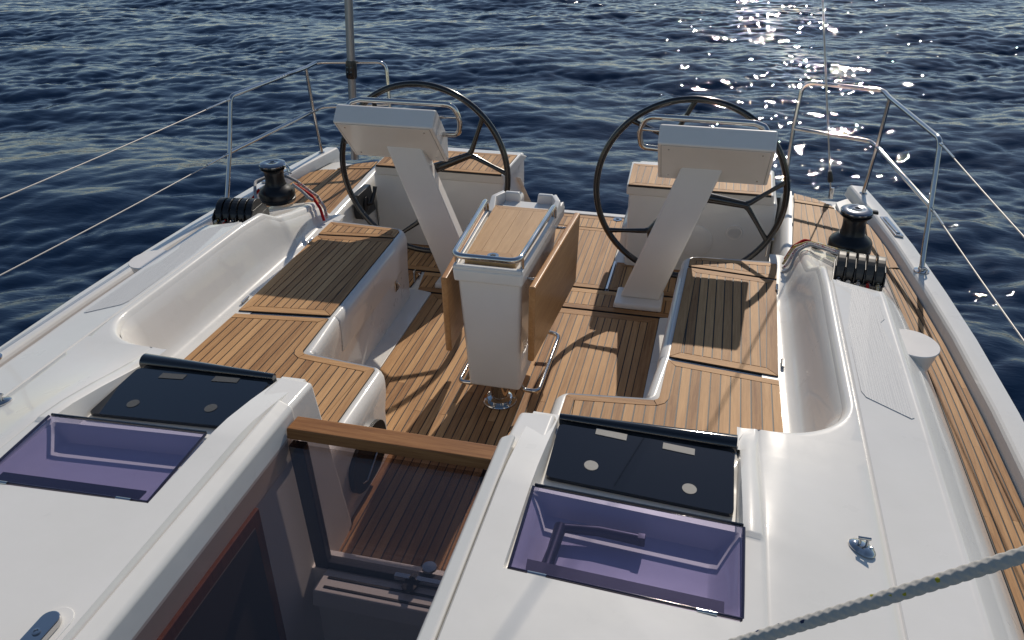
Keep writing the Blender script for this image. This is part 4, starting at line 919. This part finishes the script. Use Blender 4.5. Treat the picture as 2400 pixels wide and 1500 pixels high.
# right: three lines from the clutches over the coaming end and down into the cockpit
zz = 0.566
rope([(1.475, 2.33, 0.600), (1.44, 2.40, 0.580), (1.345, 2.52, 0.558), (1.290, 2.47, 0.535), (1.262, 2.40, 0.465), (1.235, 2.42, 0.44)], 0.0065, 'rope_g', 'pale grey rope nearest the camera over the right coaming', 0.04)
rope([(1.49, 2.345, 0.602), (1.455, 2.43, 0.575), (1.350, 2.55, 0.553), (1.285, 2.50, 0.535), (1.255, 2.45, 0.475), (1.238, 2.47, 0.44)], 0.0065, 'rope_p', 'red flecked white rope in the middle over the right coaming', 0.04)
rope([(1.52, 2.355, 0.604), (1.465, 2.46, 0.570), (1.352, 2.58, 0.546), (1.28, 2.54, 0.53), (1.252, 2.50, 0.485), (1.24, 2.52, 0.44)], 0.0065, 'rope_y', 'yellow flecked rope nearest the switch over the right coaming', 0.04)
rope([(1.36, 2.63, 0.525), (1.33, 2.61, 0.537), (1.28, 2.57, 0.515), (1.25, 2.55, 0.45)], 0.009, 'rope_r', 'dark red rope hanging behind the others at the right coaming', 0.04)
# left: sheet from clutch to winch, tails over the coaming
rope([(-1.50, 2.30, 0.595), (-1.59, 2.44, 0.605), (-1.652, 2.56, 0.622), (-1.615, 2.67, 0.622), (-1.53, 2.70, 0.615), (-1.445, 2.66, 0.603)], 0.0085, 'rope_g', 'grey rope led from the left clutches to the winch drum', 0.05)
rope([(-1.445, 2.62, 0.60), (-1.40, 2.62, 0.575), (-1.325, 2.585, 0.555), (-1.265, 2.55, 0.50), (-1.235, 2.52, 0.44)], 0.0085, 'rope_r', 'bright red rope hanging over the left coaming behind the winch', 0.04)
rope([(-1.442, 2.655, 0.605), (-1.37, 2.64, 0.565), (-1.31, 2.62, 0.542), (-1.255, 2.585, 0.49), (-1.235, 2.56, 0.44)], 0.0085, 'rope_s', 'green flecked rope beside the red rope on the left coaming', 0.04)
rope([(-1.446, 2.60, 0.61), (-1.39, 2.60, 0.572), (-1.335, 2.565, 0.552), (-1.305, 2.55, 0.545)], 0.0085, 'rope_g', 'short grey rope tail lying on the left winch island', 0.04)
rope([(-1.60, 2.33, 0.58), (-1.60, 2.42, 0.575), (-1.60, 2.50, 0.60)], 0.0075, 'rope_r', 'red rope running from the left clutches behind the winch', 0.04)
# foreground braided rope
def braid(s_, a):
    u = s_*2*math.pi/0.0092; return 0.0056*(1+0.085*max(math.sin(u+4*a), math.sin(u-4*a))+0.03*math.sin(4*a))
A_, B_ = Vector((0.905, -0.847, 1.629)), Vector((1.086, -0.839, 1.767)); D_ = (B_-A_)
pts = [A_+D_*(-1.2+3.6*i/1000) for i in range(1001)]
fr_ = tube('rope', pts, 0.0068, 'rope_w', None, 28, rf=braid)
tag(fr_, 'white braided rope with yellow and navy flecks crossing the lower right foreground', 'rope')

# ------------------------------------------------------------------ small deck fittings
def padeye(c, label, rz=0, tilt=(0, 0)):
    p = empty('pad_eye', c, label, 'pad eye')
    X_ = Matrix.Rotation(tilt[0], 4, 'X') @ Matrix.Rotation(tilt[1], 4, 'Y') @ Matrix.Rotation(rz, 4, 'Z') @ Matrix.Diagonal((1.15, 0.9, 1, 1))
    lathe('plate', [(0.0, -0.004), (0.031, -0.004), (0.031, 0.003), (0.027, 0.008), (0.014, 0.012), (0.0, 0.0125)], 'steel', p, c, 32, X_)
    C_ = Vector(c)
    for dx_ in (-0.009, 0.009):
        a = C_+Vector((dx_, 0.0, 0.008)); tube('lug', [a, a+Vector((0, 0.002, 0.028))], 0.0042, 'steel', p, 8)
    tube('pin', [C_+Vector((-0.016, 0.002, 0.034)), C_+Vector((0.016, 0.002, 0.034))], 0.0042, 'steel', p, 8)
    for dx_ in (-0.022, 0.022): lathe('screw', [(0.0, 0.0), (0.0055, 0.0), (0.004, 0.003), (0.0, 0.0035)], 'steel', p, C_+Vector((dx_, -0.002*dx_, 0.0065)), 12)
    adopt(p)
padeye((1.313, 0.322, roofz(1.313, 0.322)+0.003), 'chrome pad eye with a fork on the right coachroof', R(-20), (0, R(14)))
padeye((-1.345, 0.365, roofz(1.345, 0.365)+0.003), 'chrome pad eye cut off by the left picture edge', R(20), (0, R(-14)))
# fairlead block in its recess at the lower left corner
fb = empty('fairlead_block', (-0.432, -0.505, 0.80), 'chrome fairlead block in the lower left corner of the coachroof', 'fairlead')
cx_, cy_, cz_ = -0.432, -0.505, roofz(0.432, -0.5)+0.001
def pill(L, wd, n_=8):
    return [(cx_+wd*math.cos(a), cy_+L+wd*math.sin(a)) for a in [math.pi*i/n_ for i in range(n_+1)]]+[(cx_+wd*math.cos(a), cy_-L+wd*math.sin(a)) for a in [math.pi+math.pi*i/n_ for i in range(n_+1)]]
prism('recess_rim', pill(0.075, 0.036), cz_-0.006, cz_+0.002, 'gel', fb, 0.002)
prism('cheek', pill(0.062, 0.022), cz_+0.0025, cz_+0.022, 'steel', fb, 0.004)
lathe('pin', [(0.0, 0.0), (0.009, 0.0), (0.009, 0.003), (0.005, 0.0035), (0.004, 0.001), (0.0, 0.001)], 'steel', fb, (cx_, cy_+0.025, cz_+0.0222), 20)
adopt(fb)
# chrome fairlead plates let into the bulwark tops
for s in (1, -1):
    pl_ = empty('fairlead_plate', (s*1.80, 3.09, bulz(3.09)), f'chrome fairlead plate on the {sides[s]} bulwark beside the winch', 'fairlead')
    P = [(xo(3.22)-0.072, 3.22), (xo(3.22)-0.028, 3.225), (xo(2.97)-0.028, 2.965), (xo(2.97)-0.072, 2.975)]
    prism('plate', [(s*x, y) for x, y in P][::s], bulz(3.09)-0.003, bulz(3.09)+0.010, 'steel', pl_, 0.004)
    P = [(xo(3.20)-0.060, 3.20), (xo(3.20)-0.040, 3.203), (xo(2.99)-0.040, 2.99), (xo(2.99)-0.060, 2.995)]
    prism('cover', [(s*x, y) for x, y in P][::s], bulz(3.09)+0.0095, bulz(3.09)+0.016, 'steel', pl_, 0.003)
    adopt(pl_)
# engine control on the left wall of the helm well
ec = empty('engine_control', (-1.215, 3.02, 0.38), 'black engine control panel with lever behind the left steering wheel', 'engine control')
hexa('panel', [(-a, y, z) for a, y, z in ((1.236, 2.92, 0.285), (1.180, 2.92, 0.285), (1.186, 3.135, 0.27), (1.242, 3.135, 0.27), (1.240, 2.91, 0.445), (1.196, 2.91, 0.445), (1.202, 3.12, 0.44), (1.246, 3.12, 0.44))], 'black', ec, 0.005, 2)
Y90 = Matrix.Rotation(R(90), 4, 'Y')
lathe('dial', [(0.0, 0.0), (0.045, 0.0), (0.045, 0.006), (0.032, 0.012), (0.0, 0.013)], 'drum', ec, (-1.188, 3.0, 0.36), 28, Y90)
tube('lever', [(-1.178, 3.0, 0.36), (-1.160, 3.01, 0.36), (-1.150, 3.05, 0.42), (-1.150, 3.065, 0.45)], [0.016, 0.014, 0.011, 0.014], 'black', ec, 10)
adopt(ec)
lv = empty('fold_lever', (1.215, 2.98, 0.33), 'small chrome and black lever on the wall beside the right wheel', 'lever')
tube('arm', [(1.222, 2.99, 0.365), (1.196, 2.98, 0.36), (1.192, 2.965, 0.27)], 0.0065, 'steel', lv, 8, fr=0.01)
tube('knob', [(1.196, 2.985, 0.36), (1.190, 2.985, 0.385)], 0.013, 'black', lv, 10)
adopt(lv)
# latches on the left locker front
for i, (y, z, lab) in enumerate(((2.30, 0.20, 'chrome locker latch with hasp on the left seat front'), (2.62, 0.10, 'small chrome latch at the after foot of the left seat front'))):
    la = empty('locker_latch', (-0.755, y, z), lab, 'latch')
    box('plate', -0.738 if i == 0 else -0.752, -0.760, y-0.016, y+0.016, z-0.035, z+0.035, 'steel', la, 0.003)
    tube('hasp', [(-0.733, y, z+0.02), (-0.722, y, z+0.005), (-0.733, y, z-0.02)], 0.004, 'steel', la, 8, fr=0.006)
    adopt(la)

# ------------------------------------------------------------------ groups of look-alikes
GROUPS = {'steering_wheel': 'steering wheels', 'helm_pedestal': 'helm consoles', 'winch': 'sheet winches', 'rope_clutch': 'rope clutch banks', 'guard_wire': 'guard wires along the sides',
          'pushpit_rail': 'stern rails', 'pad_eye': 'pad eyes on the coachroof', 'storage_lid': 'tinted lids on the coachroof', 'hatch_panel': 'dark panels on the coachroof',
          'vent_post': 'posts outside the coamings', 'locker_latch': 'latches on the left seat', 'fairlead_plate': 'fairlead plates on the bulwarks', 'rope': 'ropes about the cockpit'}
for o in bpy.data.objects:
    if o.parent is None and 'category' in o.keys() and 'group' not in o.keys():
        g_ = GROUPS.get(o.name.split('.')[0])
        if g_: o['group'] = g_
